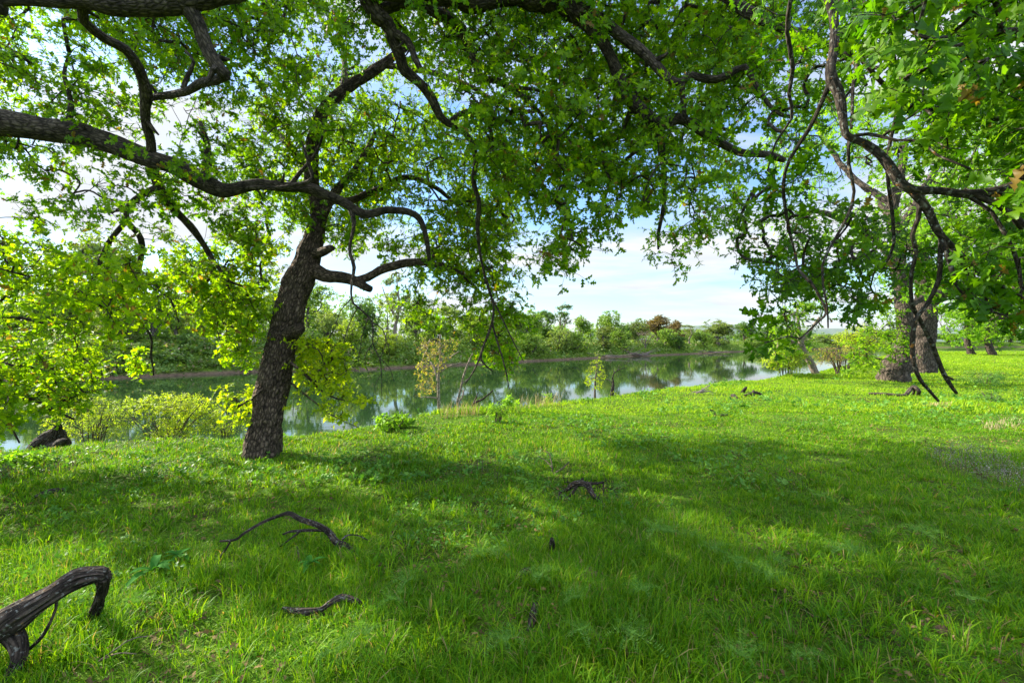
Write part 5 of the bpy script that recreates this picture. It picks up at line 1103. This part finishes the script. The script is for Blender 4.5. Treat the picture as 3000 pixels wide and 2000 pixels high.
# purple-grey flowering stems at right, dry brush, dead weed stalks
def stems(name, label, cat, polys, n, h0, h1, w, mat, flower=None, fl=0.02):
    g = Geo(); gf = Geo()
    P_ = []
    for poly in polys:
        pl = np.array(poly, float); mn, mx = pl.min(0), pl.max(0); x = rng.uniform(mn[0], mx[0], n*4); y = rng.uniform(mn[1], mx[1], n*4); k = in_poly(x, y, poly)
        P_ += [G(a, b) for a, b in zip(x[k][:n], y[k][:n])]
    P_ = np.array(P_); h = rng.uniform(h0, h1, len(P_)); blades(g, P_[:, 0], P_[:, 1], P_[:, 2], h, np.full(len(P_), w), rng.uniform(0.1, 0.6, len(P_)), None, 3)
    m_ = 5 if flower else 0
    if flower:
        c = np.repeat(P_, m_, 0); c[:, 2] += np.repeat(h, m_)*rng.uniform(0.5, 1.0, len(c)); c[:, :2] += rng.normal(size=(len(c), 2))*0.03
        add_leaves(gf, c, rng.normal(size=c.shape), rng.normal(size=c.shape), fl*rng.uniform(0.6, 1.3, len(c)), 'simple', 1.3)
    o = g.build(name, M[mat], smooth=False); tag(o, label, cat, kind='stuff')
    if flower: f = gf.build('flowers', M[flower], o, smooth=False); tag(f, kind='stuff')
M['purple'] = leaf_mat('purple_flower', (0.13, 0.12, 0.16), (0.19, 0.18, 0.23), (0.28, 0.26, 0.33), tr=0.3)
M['dark_stem'] = leaf_mat('dark_stem', (0.06, 0.05, 0.04), (0.10, 0.08, 0.06), (0.16, 0.12, 0.09), tr=0.1, rough=0.9)
stems('purple_wildflowers', 'hazy patch of purple-grey wildflower stems in the grass at the right', 'wildflowers', [[(2710, 1350), (2790, 1310), (2920, 1350), (3000, 1410), (3020, 1470), (2900, 1430), (2790, 1400)]], 300, 0.12, 0.26, 0.004, 'dark_stem', 'purple', 0.013)
stems('dead_weed_stalks', 'thin dark dead weed stalks standing in the sunny grass at left', 'weeds', [[(110, 1375), (230, 1365), (225, 1395), (120, 1400)], [(-10, 1400), (40, 1395), (40, 1420), (-10, 1425)], [(1320, 1370), (1460, 1370), (1460, 1420), (1320, 1420)]], 26, 0.12, 0.26, 0.006, 'dark_stem', 'dark_stem', 0.014)
stems('dry_reeds', 'fringe of pale dry reeds along the brink before the water', 'reeds', [[(1290, 1222), (1400, 1212), (1400, 1218), (1290, 1228)], [(1520, 1195), (1640, 1182), (1640, 1188), (1520, 1202)]], 90, 0.2, 0.45, 0.008, 'dry_stem')
stems('dry_grass', 'straw-coloured dry grass tangle in the bright meadow at right', 'dry grass', [[(2870, 1240), (2990, 1230), (2990, 1265), (2880, 1262)], [(2690, 1190), (2790, 1185), (2780, 1200)]], 200, 0.06, 0.16, 0.008, 'dry_stem')
def litter():
    x, y = grass_pts(260, 1.2, 9, 1.3, 2.6); k = fbm(np.stack([x, y, 0*x], -1)+90, 1.6, 3) < 0.45; x, y = x[k], y[k]
    n = len(x); g = Geo(); add_leaves(g, np.stack([x, y, ground_z(x, y)+rng.uniform(0.01, 0.05, n)], -1), rng.normal(size=(n, 3))*np.array([1, 1, 0.3]), rng.normal(size=(n, 3))*0.5+np.array([0, 0, 1]), rng.uniform(0.015, 0.045, n), 'mid', 1.3)
    tag(g.build('leaf_litter', M['litter'], smooth=False), 'scattered brown dead oak leaves lying between the grass blades', 'leaf litter', kind='stuff')
M['litter'] = leaf_mat('litter', (0.05, 0.032, 0.014), (0.11, 0.07, 0.03), (0.22, 0.15, 0.07), tr=0.1, rough=0.8)
litter()


def meadow_weeds():
    x, y = grass_pts(120, 1.6, 22, 1.3, 3.0); s_ = sdist(x, y, NEAR); q = np.stack([x, y, 0*x+200], -1)
    k = (s_ > -1) & (fbm(q, 0.7, 3) > 0.53); x, y = x[k], y[k]; n = len(x); z = ground_z(x, y); sc = np.clip(y/4, 1, 3)
    pos = np.stack([x, y, z+rng.uniform(0.03, 0.08, n)], -1); up = nrm(rng.normal(size=(n, 3))*0.35+np.array([0, 0, 1])); g = Geo()
    for lo, hi in ((0, 5), (5, 10), (10, 30)):
        kk = (y >= lo) & (y < hi)
        if kk.any(): rosettes(g, None, pos[kk], up[kk], 1, 0.03, 6, 0.035*(1+lo/7), 'simple', 0)
    tag(g.build('meadow_weeds', M['low_weed'], smooth=False), 'patches of low broad-leaved weeds and clover mixed through the meadow grass', 'weeds', kind='stuff')
M['low_weed'] = leaf_mat('low_weed', (0.05, 0.15, 0.02), (0.08, 0.21, 0.03), (0.15, 0.30, 0.05), tr=0.35)
meadow_weeds()
